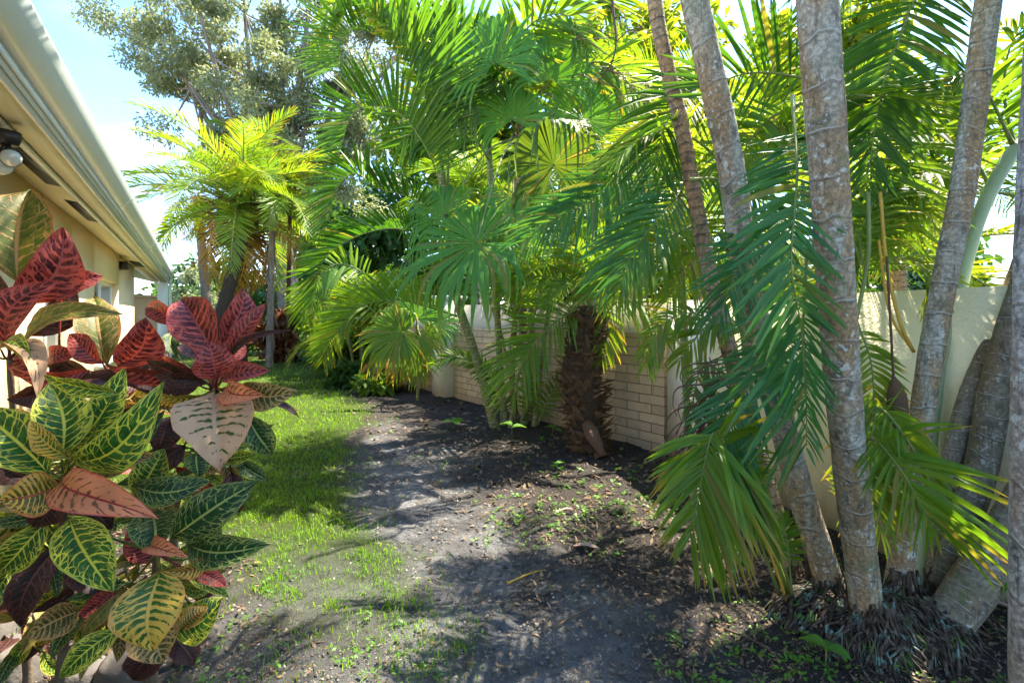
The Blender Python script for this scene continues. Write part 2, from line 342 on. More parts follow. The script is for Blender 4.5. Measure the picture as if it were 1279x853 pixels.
VARIANTS = {}
def frond_variants(key, mat, e=(55, -50), n=46, lmax=.30, width=.02, pet='petiole', count=5, **kw):
    """unit-length fronds heading along +X, shared by every copy"""
    out = []
    for i in range(count):
        a = MB(); r = MB(); frond(a, r, arc(V(0, 0, 0), (random.random()-.5)*.25, e[0]+random.uniform(-10, 10), e[1]+random.uniform(-25, 20), 1.), n=n, lmax=lmax, width=width, seed=i+len(VARIANTS)*9, rr=.008, **kw)
        m1 = a.mesh(key, V(0, 0, 0)); m2 = r.mesh('midrib', V(0, 0, 0))
        m1.materials.append(M[mat]); m2.materials.append(M[pet]); 
        for mm in (m1, m2): mm.polygons.foreach_set('use_smooth', np.ones(len(mm.polygons), bool))
        out.append((m1, m2))
    VARIANTS[key] = out
def crown(parent, top, key, count, L, tilt=(-25, 30), seed=0, azr=(0, 2*math.pi), midribs=True):
    rg = random.Random(seed); b = base_of(parent)
    for i in range(count):
        m1, m2 = VARIANTS[key][rg.randrange(len(VARIANTS[key]))]
        o = bpy.data.objects.new('frond', m1); C.objects.link(o); o.parent = parent
        f = i/max(1, count-1); az = azr[0]+(azr[1]-azr[0])*((i*.618034+rg.uniform(-.03, .03)) % 1)
        o.location = Vector(top-b); s = L*rg.uniform(.82, 1.12)
        o.scale = (s, s, s); o.rotation_euler = (rg.uniform(-.3, .3), -math.radians(tilt[0]+(tilt[1]-tilt[0])*f+rg.uniform(-6, 6)), az)
        if midribs:
            q = bpy.data.objects.new('midrib', m2); C.objects.link(q); q.parent = o

def trunk(mb, pts, r0, r1, spacing=.14, flare=0., sides=18, bulge=.02, seed=0, wob=.0, r=.5):
    P0 = crom(pts, 60); L0 = np.concatenate([[0], np.cumsum(np.linalg.norm(np.diff(P0, axis=0), axis=1))])
    n = int(max(20, L0[-1]/.03)); n = min(n, 260); l = np.linspace(0, L0[-1], n)
    P = np.stack([np.interp(l, L0, P0[:, k]) for k in range(3)], 1)
    rad = r0+(r1-r0)*l/L0[-1]+flare*np.exp(-l/.12)
    ph = np.abs((l/spacing) % 1-.5)*2; rad = rad*(1+bulge*np.exp(-((ph)/.28)**2))
    rad = rad*(1+np.array([mnoise.noise((x*5, seed*3.1, 0)) for x in l])*.05)
    mb.tube(P, rad, sides, r=r)

def fan_leaf(parent, hub, foot, R, axis, N, mat='fan', span=310, nseg=44, droop=.8, seed=0, split=.56, cone=.12, name='fan_leaf'):
    rg = np.random.default_rng(seed); mb = MB()
    N = nrm(N); A = nrm(axis-np.dot(axis, N)*N); B = np.cross(N, A)
    th = np.radians(np.linspace(-span/2, span/2, nseg)); dth = math.radians(span)/nseg
    st = np.array([.02, .25, split, .70, .83, .93, 1.])
    for j in range(nseg):
        d = math.cos(th[j])*A+math.sin(th[j])*B+N*cone*(1+.4*math.sin(j*1.7)); w = -math.sin(th[j])*A+math.cos(th[j])*B
        x = abs(th[j])/math.radians(span/2); ln = R*(1-.28*x**2)*(1+rg.normal(0, .05))
        hw = st*ln*math.tan(dth/2)*1.03; hw[3:] = hw[2]*np.array([.72, .5, .3, .05])
        k = (st-split*.9).clip(0)/(1-split*.9); dr = droop*(1+rg.normal(0, .3))
        rr = st-.35*k**2*min(1, max(dr, 0))
        pos = hub+d*(ln*rr)[:, None]-UP*(dr*ln*.55*k**1.6)[:, None]+w*(rg.normal(0, .05)*ln*k**2)[:, None]
        hw[3:] = hw[2]*np.array([.86, .62, .34, .05]); w3 = w*hw[:, None]; f3 = N*(hw*.45)[:, None]*(1 if j % 2 else .6)
        vs = np.stack([pos-w3, pos+f3, pos+w3], 1).reshape(-1, 3); kk = np.arange(6)[:, None]*3
        Q = np.concatenate([kk+np.array([0, 1, 4, 3]), kk+np.array([1, 2, 5, 4])])
        mb.add(vs, Q, u=np.repeat(st, 3), v=.5, r=rg.random())
    o = obj(name, mb, M[mat], parent)
    if foot is not None:
        p = MB(); mid = (hub+foot)/2+UP*np.linalg.norm(hub-foot)*.12
        p.tube(crom([foot, mid, hub], 14), np.linspace(.016, .008, 14), 6); obj('petiole', p, M['petiole'], o)
    return o

def leaf_cloud(mb, centers, radii, n, size, seed=0, flat=1., elong=1.8):
    """many small pointed leaves spread through clumps"""
    rg = np.random.default_rng(seed); ctr = np.asarray(centers, float); rad = np.asarray(radii, float)
    idx = rg.integers(0, len(ctr), n); d = nrm(rg.normal(0, 1, (n, 3)))*(rg.random(n)**.45)[:, None]; d[:, 2] *= flat
    p = ctr[idx]+d*rad[idx][:, None]
    ax = nrm(rg.normal(0, 1, (n, 3))+d*.8+V(0, 0, -.25)); w = nrm(np.cross(ax, rg.normal(0, 1, (n, 3))+V(0, 0, 1.2)))
    s = size*(.6+.8*rg.random(n)); l = (s*elong)[:, None]; h = (s*.5)[:, None]
    vs = np.stack([p, p+ax*l*.5-w*h, p+ax*l-UP*l*.12, p+ax*l*.5+w*h], 1).reshape(-1, 3)
    cr = rg.random(len(ctr)); mb.add(vs, np.arange(4*n).reshape(-1, 4), u=np.tile([0, .5, 1, .5], n), v=.5, r=np.repeat((cr[idx]*.6+rg.random(n)*.4), 4))

def croton_leaf(mb, B, T, hw, tilt=0., arch=.12, fold=.15, seed=0, stem=None, mbp=None, wave=.10, flip=1):
    rg = np.random.default_rng(seed); B = np.asarray(B); T = np.asarray(T); hw = hw*.88
    a = T-B; ln = np.linalg.norm(a); a = a/ln; v = nrm((B+T)/2-V(0, 0, CH)); tw = rg.normal(0, .26)
    p = nrm(np.cross(a, v)); vo = nrm(v-np.dot(v, a)*a); tl = math.radians(tilt)
    w = math.cos(tl)*p+math.sin(tl)*vo; n = np.cross(w, a); n = n if np.dot(n, -v) > 0 else -n
    U = np.array([0, .05, .12, .2, .3, .4, .5, .6, .7, .8, .88, .94, .98, 1.]); Vv = np.array([-1, -.75, -.45, -.15, 0, .15, .45, .75, 1.])
    f = np.interp(U, [0, .05, .12, .25, .42, .6, .75, .88, .95, 1], [.03, .22, .5, .84, 1., .95, .74, .42, .2, .015])
    side = .08*rg.normal()
    ph = rg.random()*6
    u, s = np.meshgrid(U, Vv, indexing='ij'); ff = np.repeat(f[:, None], len(Vv), 1)
    ab = np.abs(s)
    off = arch*ln*4*(u*(1-u))-arch*ln*.45*u**3 + hw*ff*(fold*ab+fold*.25*ab**2)+wave*hw*ab**2*np.sin(u*15+ph+s*1.5)
    off = off-.10*hw*np.exp(-(s/.1)**2)
    # blade puckers between its side veins
    off = off+.02*hw*np.sin((u*8-ab*1.5)*2*math.pi)*np.sin(ab*math.pi)
    sidew = side*ln*np.sin(u*math.pi)
    ta = tw*(u-.25)[..., None]; w_ = w*np.cos(ta)+n*np.sin(ta); n_ = n*np.cos(ta)-w*np.sin(ta)
    P = B+a*(u*ln)[..., None]+w_*(s*hw*ff)[..., None]+w*sidew[..., None]+n_*off[..., None]
    nu, nv = len(U), len(Vv); i = np.arange(nu-1)[:, None]*nv+np.arange(nv-1)[None]
    Q = np.stack([i, i+1, i+nv+1, i+nv], -1).reshape(-1, 4)
    mb.add(P.reshape(-1, 3), Q, u=u.ravel(), v=(s*flip).ravel(), r=rg.random())
    if stem is not None:
        S = np.asarray(stem); mid = (S+B)/2+V(0, 0, -.01)
        o_ = mb.n; mb.tube(crom([S, mid, B+a*.01], 8), np.linspace(.0045, .003, 8), 5)
exec_sections = []
# ------------------------------------------------------------------ ground, path and lawn
def ssd(poly, x, y):
    """signed distance to a closed outline, positive inside"""
    P = np.asarray(poly)[:, :2]; d = np.full(x.shape, 1e9); ins = np.zeros(x.shape, bool)
    for i in range(len(P)):
        a = P[i]; b = P[(i+1) % len(P)]; e = b-a; t = np.clip(((x-a[0])*e[0]+(y-a[1])*e[1])/(e@e), 0, 1)
        d = np.minimum(d, np.hypot(x-a[0]-t*e[0], y-a[1]-t*e[1]))
        c = ((a[1] > y) != (b[1] > y)) & (x < (b[0]-a[0])*(y-a[1])/(b[1]-a[1]+1e-12)+a[0]); ins ^= c
    return np.where(ins, d, -d)
lawn_poly = [G(*p) for p in ((500, 815), (512, 760), (490, 715), (462, 672), (425, 635), (423, 590), (428, 552), (458, 525), (452, 508), (425, 482), (408, 462), (395, 448), (385, 432))]
lawn_poly += [V(-10, 38, 0), V(-24, 34, 0), V(-9.5, 13, 0), V(-4.1, 4.6, 0), G(225, 640), G(285, 690), G(300, 745), G(385, 845)]
path_poly = [G(*p) for p in ((470, 528), (500, 540), (560, 560), (610, 600), (640, 650), (690, 690), (790, 735), (880, 790), (930, 853))]
path_poly += [V(1.2, 1.2, 0), V(-1.4, 1.2, 0), V(-1.7, 1.9, 0), G(300, 720), G(340, 655), G(420, 600), G(425, 560)]
def fbm(x, y, s, seed=0, o=4):
    return np.array([mnoise.fractal((a*s, b*s, seed*7.3), .6, 2., o) for a, b in zip(np.ravel(x), np.ravel(y))]).reshape(np.shape(x))
def masks(x, y):
    n1 = fbm(x, y, 1.6, 1); n2 = fbm(x, y, 5., 2, 3)
    lw = 1/(1+np.exp(-(ssd(lawn_poly, x, y)+n1*.16+n2*.10)/.07))
    far = np.clip((y-12)/4, 0, 1)
    pw = 1/(1+np.exp(-(ssd(path_poly, x, y)-.2+n1*.34+n2*.22)/.16))
    return lw, pw
def axis(lo, a, b, hi, st):
    m = np.arange(a, b, st); up = [b]; 
    g = st
    while up[-1] < hi: g *= 1.35; up.append(up[-1]+g)
    dn = [a]; g = st
    while dn[-1] > lo: g *= 1.35; dn.append(dn[-1]-g)
    return np.array(dn[:0:-1]+list(m)+up)
gx = axis(-500, -4.6, 3.4, 500, .05); gy = axis(-30, 1.2, 11., 700, .05)
X, Y = np.meshgrid(gx, gy); nx, ny = len(gx), len(gy)
LW, PW = masks(X, Y)
PW = PW*(1-LW)
near = np.exp(-np.maximum(0, np.hypot(X, Y-4)-6)/4)
Z = (fbm(X, Y, 2.2, 5)*.022+fbm(X, Y, 9., 6, 3)*.016*(1-LW*.6))*near
Z += .035*np.exp(-(((X-1.75)**2+(Y-2.55)**2)/.8))
def ground_height(x, y): 
    i = np.clip(np.searchsorted(gx, x), 0, nx-1); j = np.clip(np.searchsorted(gy, y), 0, ny-1); return Z[j, i]
def ground_mat():
    t = NT('garden_ground'); lw = t.attr('u'); pw = t.attr('v'); p = t.pos()
    f1 = t.noise(130, 5, p, .7); f2 = t.noise(22, 5, p); f3 = t.noise(3, 4, p); f4 = t.noise(420, 3, p, .7)
    mulch = t.mix(t.ss(f1, .35, .68), (.022, .020, .019), (.105, .090, .078)); mulch = t.mix(t.ss(f2, .52, .72), mulch, (.036, .034, .033))
    mulch = t.mix(t.math('MULTIPLY', t.ss(f4, .56, .68), .7), mulch, (.19, .17, .15))
    sand = t.mix(t.ss(f4, .36, .62), (.13, .135, .148), (.36, .36, .36)); sand = t.mix(t.ss(f2, .50, .72), sand, (.10, .098, .097)); sand = t.mix(t.ss(f1, .56, .68), sand, (.05, .045, .04))
    sand = t.mix(t.math('MULTIPLY', t.ss(f3, .38, .66), .6), sand, (.07, .07, .072))
    turf = t.mix(t.ss(f1, .35, .7), (.04, .065, .012), (.10, .16, .02)); turf = t.mix(t.math('MULTIPLY', t.ss(f3, .52, .7), .4), turf, (.13, .12, .05))
    c = t.mix(pw, mulch, sand); c = t.mix(lw, c, turf)
    h = t.math('ADD', t.math('MULTIPLY', f1, 1.), t.math('MULTIPLY', f4, .6))
    return t.done(t.pbr(c, .95, .15, t.bump(h, 1., .03)))
M['ground'] = ground_mat()
vid = np.arange(nx*ny).reshape(ny, nx)
quads = np.stack([vid[:-1, :-1], vid[:-1, 1:], vid[1:, 1:], vid[1:, :-1]], -1).reshape(-1, 4)
fl = LW.ravel()[quads].mean(1); fp = PW.ravel()[quads].mean(1)
cls = np.where(fl > .5, 1, np.where(fp > .5, 2, 0))
for k, nm in ((0, 'ground'), (1, 'lawn'), (2, 'path')):
    q = quads[cls == k]; u, inv = np.unique(q, return_inverse=True); mb = MB()
    mb.add(np.stack([X.ravel()[u], Y.ravel()[u], Z.ravel()[u]], 1), inv.reshape(-1, 4), u=(LW*np.clip((Y-2.4)/1.3, .15, 1)).ravel()[u], v=np.maximum(PW, LW*np.clip((3.7-Y)/1.4, 0, .6)).ravel()[u])
    tag(obj(nm, mb, M['ground']), kind='structure')
# grass blades
def scatter(n, ymax, fn, seed, xr=(-14, 4), ymin=1.7, power=2.):
    rg = np.random.default_rng(seed); out = []
    y = 1/(1/ymax+(1/ymin-1/ymax)*rg.random(n)); x = (rg.random(n)*1500-200-CX)/F*y
    k = fn(x, y) > rg.random(n); return x[k], y[k], rg
def blades(mb, x, y, rg, h0, w0):
    n = len(x); z = ground_height(x, y)-.004; a = rg.random(n)*6.28; sc = np.clip(y/4.5, .8, 3.)
    h = h0*(.5+rg.random(n))*sc**.35; w = w0*(.6+.8*rg.random(n))*sc
    ln = rg.normal(0, .55, (n, 2))*h[:, None]; p = np.stack([x, y, z], 1); wd = np.stack([np.cos(a), np.sin(a), 0*a], 1)*w[:, None]*.5
    m = p+np.stack([ln[:, 0]*.35, ln[:, 1]*.35, h*.62], 1); e = p+np.stack([ln[:, 0], ln[:, 1], h*(1-.25*rg.random(n))], 1)
    vs = np.stack([p-wd, p+wd, m-wd*.8, m+wd*.8, e], 1).reshape(-1, 3); b = np.arange(n)[:, None]*5
    mb.add(vs, b+np.array([0, 1, 3, 2]), b+np.array([2, 3, 4]), u=np.tile([0, 0, .5, .5, 1], n), v=.5, r=np.repeat(np.clip(fbm(x, y, 1.2, 9, 2)*.6+.45+rg.normal(0, .16, n), 0, 1), 5))
mb = MB(); x, y, rg = scatter(260000, 26, lambda x, y: masks(x, y)[0]*np.clip(.46+fbm(x, y, 3.5, 8, 3)*1.2+(y-3.4)*.65, .03, 1), 3)
k = y < 26; blades(mb, x[k], y[k], rg, .042, .0052)
tag(obj('grass', mb, M['grass']), 'short green lawn grass beside the bare sandy path', 'grass', kind='stuff')
# sparse tufts on the path edge, leaf litter, weeds, grit
wall_clear = lambda x, y: (x < 1.55-(y-5.4)*.72) & ((y < 5.3) | (x < 1.6)) & (x < 2.75-(y-1.7)*.3)
mb = MB(); x, y, rg = scatter(62000, 12, lambda x, y: np.clip(1.05-masks(x, y)[0]-masks(x, y)[1]*.82, 0, 1)*wall_clear(x, y), 4)
n = len(x); z = ground_height(x, y)+.003+rg.random(n)*.014; a = rg.random(n)*6.28; s = (.005+.024*rg.random(n)**3.2)*np.clip(y/3, .7, 2.2)
ax = np.stack([np.cos(a), np.sin(a), rg.normal(0, .35, n)], 1)*s[:, None]; wv = np.stack([-np.sin(a), np.cos(a), rg.normal(0, .45, n)], 1)*(s*(.15+.35*rg.random(n)))[:, None]; p = np.stack([x, y, z], 1)
mb.add(np.stack([p-ax, p-wv, p+ax, p+wv], 1).reshape(-1, 3), np.arange(4*n).reshape(-1, 4), r=np.repeat(rg.random(n)**1.7, 4))
tag(obj('leaf_litter', mb, M['litter']), 'brown leaf and bark litter covering the planting bed', 'leaf litter', kind='stuff')
mb = MB(); x, y, rg = scatter(60000, 7, lambda x, y: np.clip(masks(x, y)[1]*(1-masks(x, y)[0])*.9+.12, 0, 1)*wall_clear(x, y), 5)
n = len(x); z = ground_height(x, y)+.001; s = (.002+.010*rg.random(n)**5)*np.clip(y/3, .8, 2)
oc = np.array([[1, 0, 0], [0, 1, 0], [-1, 0, 0], [0, -1, 0], [0, 0, .8], [0, 0, -.5]]); p = np.stack([x, y, z], 1)
vs = p[:, None]+(oc[None]+rg.normal(0, .22, (n, 6, 3)))*s[:, None, None]; b = np.arange(n)[:, None]*6
mb.add(vs.reshape(-1, 3), tris=np.concatenate([b+np.array(q) for q in ((0, 1, 4), (1, 2, 4), (2, 3, 4), (3, 0, 4))]), r=np.repeat(rg.random(n), 6))
tag(obj('gravel', mb, M['pebble'], smooth=False), 'pale shell grit scattered over the sandy path', 'gravel', kind='stuff')
mb = MB()
weedspot = [V(*p[:2]) for p in (G(700, 620), G(760, 660), G(690, 650), G(830, 640))]
x, y, rg = scatter(15000, 9, lambda x, y: np.clip((1-masks(x, y)[0])*(np.minimum(fbm(x, y, 1.1, 12, 3)*1.0+.03, .16)+.7*np.exp(-((x-.55)**2+(y-3.7)**2)/.5)), 0, 1)*wall_clear(x, y), 6, xr=(-2, 2.4))
n = len(x); z = ground_height(x, y)
for q in range(5):
    a = rg.random(n)*6.28; r = .008+.02*rg.random(n); s = (.007+.012*rg.random(n)**1.6)*np.clip(y/3.5, .8, 1.6); h = .008+.03*rg.random(n)
    c = np.stack([x+np.cos(a)*r, y+np.sin(a)*r, z+h], 1); d = np.stack([np.cos(a), np.sin(a), rg.normal(.1, .3, n)], 1)*s[:, None]; w = np.stack([-np.sin(a), np.cos(a), rg.normal(0, .3, n)], 1)*(s*.6)[:, None]
    mb.add(np.stack([c-d, c-w, c+d, c+w], 1).reshape(-1, 3), np.arange(4*n).reshape(-1, 4), r=np.repeat(rg.random(n), 4))
tag(obj('ground_cover', mb, M['weed']), 'tiny green weeds sprouting through the dark mulch', 'weeds', kind='stuff')
# dense little grass tufts on bare soil
mb = MB(); x, y, rg = scatter(60000, 6, lambda x, y: np.clip(np.exp(-((x-G(545, 800)[0])**2/.03+(y-G(545, 800)[1])**2/.05))*.9+np.exp(-((x-G(450, 760)[0])**2/.10+(y-G(450, 760)[1])**2/.16))*.55+(masks(x, y)[1])*.012, 0, 1)*.8, 7)
blades(mb, x, y, rg, .05, .0042)
tag(obj('grass_tufts', mb, M['grass']), 'sparse grass tufts growing out of the bare path', 'grass', kind='stuff')

# ------------------------------------------------------------------ house on the left
D = nrm(V(-.637, 1, 0)); NI = nrm(V(-1, -.637, 0)); E0 = V(-1.69, 1.73, 0)
def H(t, o, z): return E0+V(-.637, 1, 0)*t+NI*o+UP*z
def strip(mb, prof, t0, t1, close=False):
    a = [H(t0, o, z) for o, z in prof]; b = [H(t1, o, z) for o, z in prof]; n = len(prof)
    q = [[i, (i+1) % n, n+(i+1) % n, n+i] for i in range(n if close else n-1)]
    mb.add(a+b, q)
    if close: mb.ngon(a[::-1]); mb.ngon(b)
hs = thing('house', H(4, .55, 0), 'tan stucco house with overhanging white eave along the lawn', 'house')
T0, T1 = -2.4, 11.9; WC = 8.26
def hbox(mb, t0, t1, o0, o1, z0, z1): mb.box(H(t0, o0, z0), H(t1, o0, z0)-H(t0, o0, z0), NI*(o1-o0), UP*(z1-z0))
# wall with two window openings, built in panels
mb = MB(); wins = [(2.45, 3.35, .95, 2.0), (4.45, 6.3, .95, 2.0)]
edges = [T0, wins[0][0], wins[0][1], wins[1][0], wins[1][1], WC]
for a, b in ((0, 1), (2, 3), (4, 5)): hbox(mb, edges[a], edges[b], .52, .72, -.1, 2.5)
for (a, b, z0, z1) in wins: hbox(mb, a, b, .52, .72, -.1, z0); hbox(mb, a, b, .52, .72, z1, 2.5)
hbox(mb, WC-.2, WC, .722, 4., -.1, 2.5)
obj('wall', mb, M['stucco'], hs, smooth=False)
for (a, b, z0, z1) in wins:
    mb = MB()
    for q in ((a, a+.05, z0, z1), (b-.05, b, z0, z1), ((a+b)/2-.03, (a+b)/2+.03, z0+.05, z1-.05)): hbox(mb, q[0], q[1], .60, .66, q[2], q[3])
    hbox(mb, a+.05, b-.05, .60, .66, z1-.05, z1); hbox(mb, a+.05, b-.05, .60, .66, z0, z0+.05)
    w = obj('window', mb, M['white'], hs, smooth=False)
    g = MB(); hbox(g, a+.05, b-.05, .625, .635, z0+.05, z1-.05); obj('pane', g, M['glass'], w, smooth=False)
    s = MB(); hbox(s, a-.05, b+.05, .44, .60, z0-.08, z0-.003); obj('sill', s, M['white'], w, smooth=False)
mb = MB(); strip(mb, [(.27, 2.425), (.55, 2.465), (.55, 2.50), (.27, 2.50)], T0, T1, True); obj('soffit', mb, M['soffit'], hs, smooth=False)
mb = MB(); strip(mb, [(.108, 2.50), (.108, 2.472), (.116, 2.470), (.116, 2.476), (.120, 2.476), (.120, 2.446), (.128, 2.444), (.128, 2.450), (.132, 2.450), (.132, 2.412), (.146, 2.412), (.146, 2.50)], T0, T1-.01, True); fa = obj('fascia', mb, M['fascia'], hs, smooth=False)
mb = MB(); strip(mb, [(.147, 2.420), (.262, 2.424), (.262, 2.50), (.147, 2.50)], T0, T1-.015, True); obj('eave_board', mb, M['eave'], hs, smooth=False)
mb = MB(); strip(mb, [(.264, 2.398), (.292, 2.398), (.292, 2.423), (.264, 2.42)], T0, T1-.02, True); obj('trim', mb, M['white'], hs, smooth=False)
mb = MB(); strip(mb, [(0, 2.625), (.012, 2.632), (.02, 2.62), (.008, 2.60), (.055, 2.54), (.105, 2.498), (.105, 2.60), (.098, 2.60), (.098, 2.506), (.06, 2.53), (-.004, 2.60)], T0, T1+.03, True); obj('gutter', mb, M['gutter'], hs, smooth=False)
for t_ in (2.9, 5.7, 8.5):
    mb = MB(); strip(mb, [(-.006, 2.628), (-.006, 2.596), (.05, 2.534), (.10, 2.494), (.10, 2.499), (.05, 2.545), (.006, 2.60), (.006, 2.628)], t_, t_+.035, True); obj('gutter_joint', mb, M['gutter'], hs, smooth=False)
mb = MB(); strip(mb, [(.10, 2.64), (.10, 2.61), (4.2, 3.6), (4.2, 3.63)], T0, T1, True); obj('roof', mb, M['roof'], hs, smooth=False)
mb = MB(); hbox(mb, T1-.35, T1-.12, .14, .36, 0, 2.41); obj('post', mb, M['white'], hs, smooth=False)
mb = MB(); mb.tube(crom([H(T1-.06, .06, 2.52), H(T1-.06, .09, 2.4), H(T1-.06, .09, 2.2), H(T1-.06, .09, .05)], 20), .035, 10); obj('downspout', mb, M['white'], hs)
for i, t in enumerate((1.15, 2.5, 7.0)):
    mb = MB(); a, b = (.28, .40) if i < 2 else (.30, .47)
    zz = lambda o: 2.425+(o-.27)/.28*.04-.006
    p = [H(t, a, zz(a)), H(t+(.85 if i < 2 else .9), a, zz(a)), H(t+(.85 if i < 2 else .9), b, zz(b)), H(t, b, zz(b))]
    mb.add(p+[q+UP*.005 for q in p], [[0, 1, 2, 3], [7, 6, 5, 4], [0, 4, 5, 1], [1, 5, 6, 2], [2, 6, 7, 3], [3, 7, 4, 0]]); obj('soffit_vent', mb, M['black'], hs, smooth=False)
# small dark speaker on the wall
sp = thing('wall_speaker', H(6.3, .50, 2.25), 'small black box fixed high on the tan wall under the eave', 'speaker')
mb = MB(); hbox(mb, 6.3, 6.48, .42, .515, 2.24, 2.36); obj('cabinet', mb, M['black'], sp, smooth=False)
mb = MB(); hbox(mb, 6.31, 6.47, .412, .418, 2.25, 2.35); obj('front_mesh', mb, M['twig'], sp, smooth=False)
# floodlight under the soffit
fp = W(8, 178, 2.35); fl_ = thing('floodlight', fp, 'twin floodlight with glass lamps hanging under the house eave', 'floodlight')
mb = MB(); mb.tube([fp+UP*.05, fp+UP*.02, fp-UP*.01], [.055, .055, .045], 14); obj('mount', mb, M['black'], fl_)
for dx, dz, dr in ((.03, -.07, V(.55, -.75, -.35)), (-.03, -.10, V(.75, -.35, -.55))):
    c = fp+V(dx, 0, dz); dr = nrm(dr); mb = MB(); mb.tube([fp, c-dr*.02], .012, 8)
    mb.tube([c-dr*.05, c-dr*.03, c+dr*.0, c+dr*.035], [.016, .026, .03, .042], 16); o = obj('lamp_head', mb, M['black'], fl_)
    mb = MB(); mb.tube([c+dr*.036, c+dr*.045, c+dr*.052, c+dr*.056], [.040, .036, .024, .003], 16); obj('lens', mb, M['lens'], o)
# low patio wall from the post inwards and the neighbouring house
gw = thing('patio_wall', H(T1-.3, .4, 0), 'peach stucco patio wall running from the white post to the house', 'wall')
mb = MB(); hbox(mb, T1-.32, T1-.12, .362, 4.4, -.05, 1.98); obj('wall', mb, M['tan'], gw, smooth=False)
mb = MB(); hbox(mb, T1-.35, T1-.09, .361, 4.4, 1.982, 2.05); obj('coping', mb, M['tan'], gw, smooth=False)
nb = thing('house', H(18, 1.8, 0), 'second house beyond the patio wall with pale sloping roof', 'house')
o0 = 1.1
mb = MB(); hbox(mb, 14.2, 22, o0+.9, o0+6, -.1, 3.1); obj('wall', mb, M['brownwall'], nb, smooth=False)
mb = MB(); strip(mb, [(o0, 3.22), (o0, 3.12), (o0+6, 4.6), (o0+6, 4.7)], 13.2, 23, True); obj('roof', mb, M['roof'], nb, smooth=False)
mb = MB(); strip(mb, [(o0-.10, 3.2), (o0-.10, 3.10), (o0-.003, 3.06), (o0-.003, 3.2)], 13.2, 23, True); obj('gutter', mb, M['white'], nb, smooth=False)
mb = MB(); mb.tube(crom([H(14.6, o0-.03, 3.06), H(14.5, o0+.3, 2.85), H(14.2, o0+.8, 2.75), H(14.15, o0+.86, 2.3), H(14.15, o0+.86, .1)], 24), .04, 8); obj('downspout', mb, M['white'], nb)
mb = MB(); hbox(mb, 16.2, 17.8, o0+.84, o0+.897, 1.3, 2.7); w = obj('window', mb, M['white'], nb, smooth=False)
mb = MB(); hbox(mb, 16.3, 17.7, o0+.82, o0+.838, 1.4, 2.6); obj('pane', mb, M['glass'], w, smooth=False)

# ------------------------------------------------------------------ garden wall on the right
A_ = V(1.67, 5.37, 0); B_ = V(-1.39, 9.6, 0); Z_ = V(2.95, 1.1, 0)
wl = thing('garden_wall', A_, 'cream stucco garden wall with brick panel behind the palms', 'garden wall')
def wallseg(mb, p, q, z0, z1, th=.2, off=0.):
    d = nrm(q-p); n = V(d[1], -d[0], 0)
    if n[0] < 0: n = -n
    mb.box(p+n*off+UP*z0, q-p, n*th, UP*(z1-z0))
mid_ = A_+(Z_-A_)*.16
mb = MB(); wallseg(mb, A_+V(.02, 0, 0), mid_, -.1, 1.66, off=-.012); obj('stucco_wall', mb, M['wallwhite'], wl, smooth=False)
mb = MB(); wallseg(mb, mid_, Z_, -.1, 1.655); obj('stucco_wall', mb, M['wall'], wl, smooth=False)  # rest of the same wall, yellow transmitted light painted into its colour
dB = nrm(B_-A_); nB = V(-dB[1], dB[0], 0); nB = nB if nB[0] > 0 else -nB
lenB = np.linalg.norm(B_-A_)
far = A_+dB*(lenB+14)
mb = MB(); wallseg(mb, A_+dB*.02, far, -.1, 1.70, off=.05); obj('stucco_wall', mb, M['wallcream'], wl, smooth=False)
def brick(p, q, z1):
    mb = MB(); d = nrm(q-p); L = np.linalg.norm(q-p); n = V(-d[1], d[0], 0); n = n if n[0] > 0 else -n
    v = [p, q, q+UP*z1, p+UP*z1]; th = n*.048
    mb.add(v, [[0, 1, 2, 3]], u=[0, L, L, 0], v=[0, 0, z1, z1]); mb.add([v[3], v[2], v[2]+th, v[3]+th], [[0, 1, 2, 3]], u=[0, L, L, 0], v=[z1, z1, z1+.048, z1+.048])
    mb.add([v[0], v[3], v[3]+th, v[0]+th], [[0, 1, 2, 3]], u=0, v=[0, z1, z1, 0]); mb.add([v[1], v[2], v[2]+th, v[1]+th], [[0, 1, 2, 3]], u=L, v=[0, z1, z1, 0])
    obj('brick_panel', mb, M['brick'], wl, smooth=False)
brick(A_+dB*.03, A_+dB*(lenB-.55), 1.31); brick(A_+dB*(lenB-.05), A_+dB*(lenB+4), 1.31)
mb = MB(); wallseg(mb, A_+dB*(lenB-.54), A_+dB*(lenB-.06), -.1, 1.80, .42, -.2); obj('pillar', mb, M['wallwhite'], wl, smooth=False)
mb = MB(); wallseg(mb, A_+dB*(lenB-.58), A_+dB*(lenB-.02), 1.803, 1.88, .5, -.24); obj('pillar_cap', mb, M['wallwhite'], wl, smooth=False)
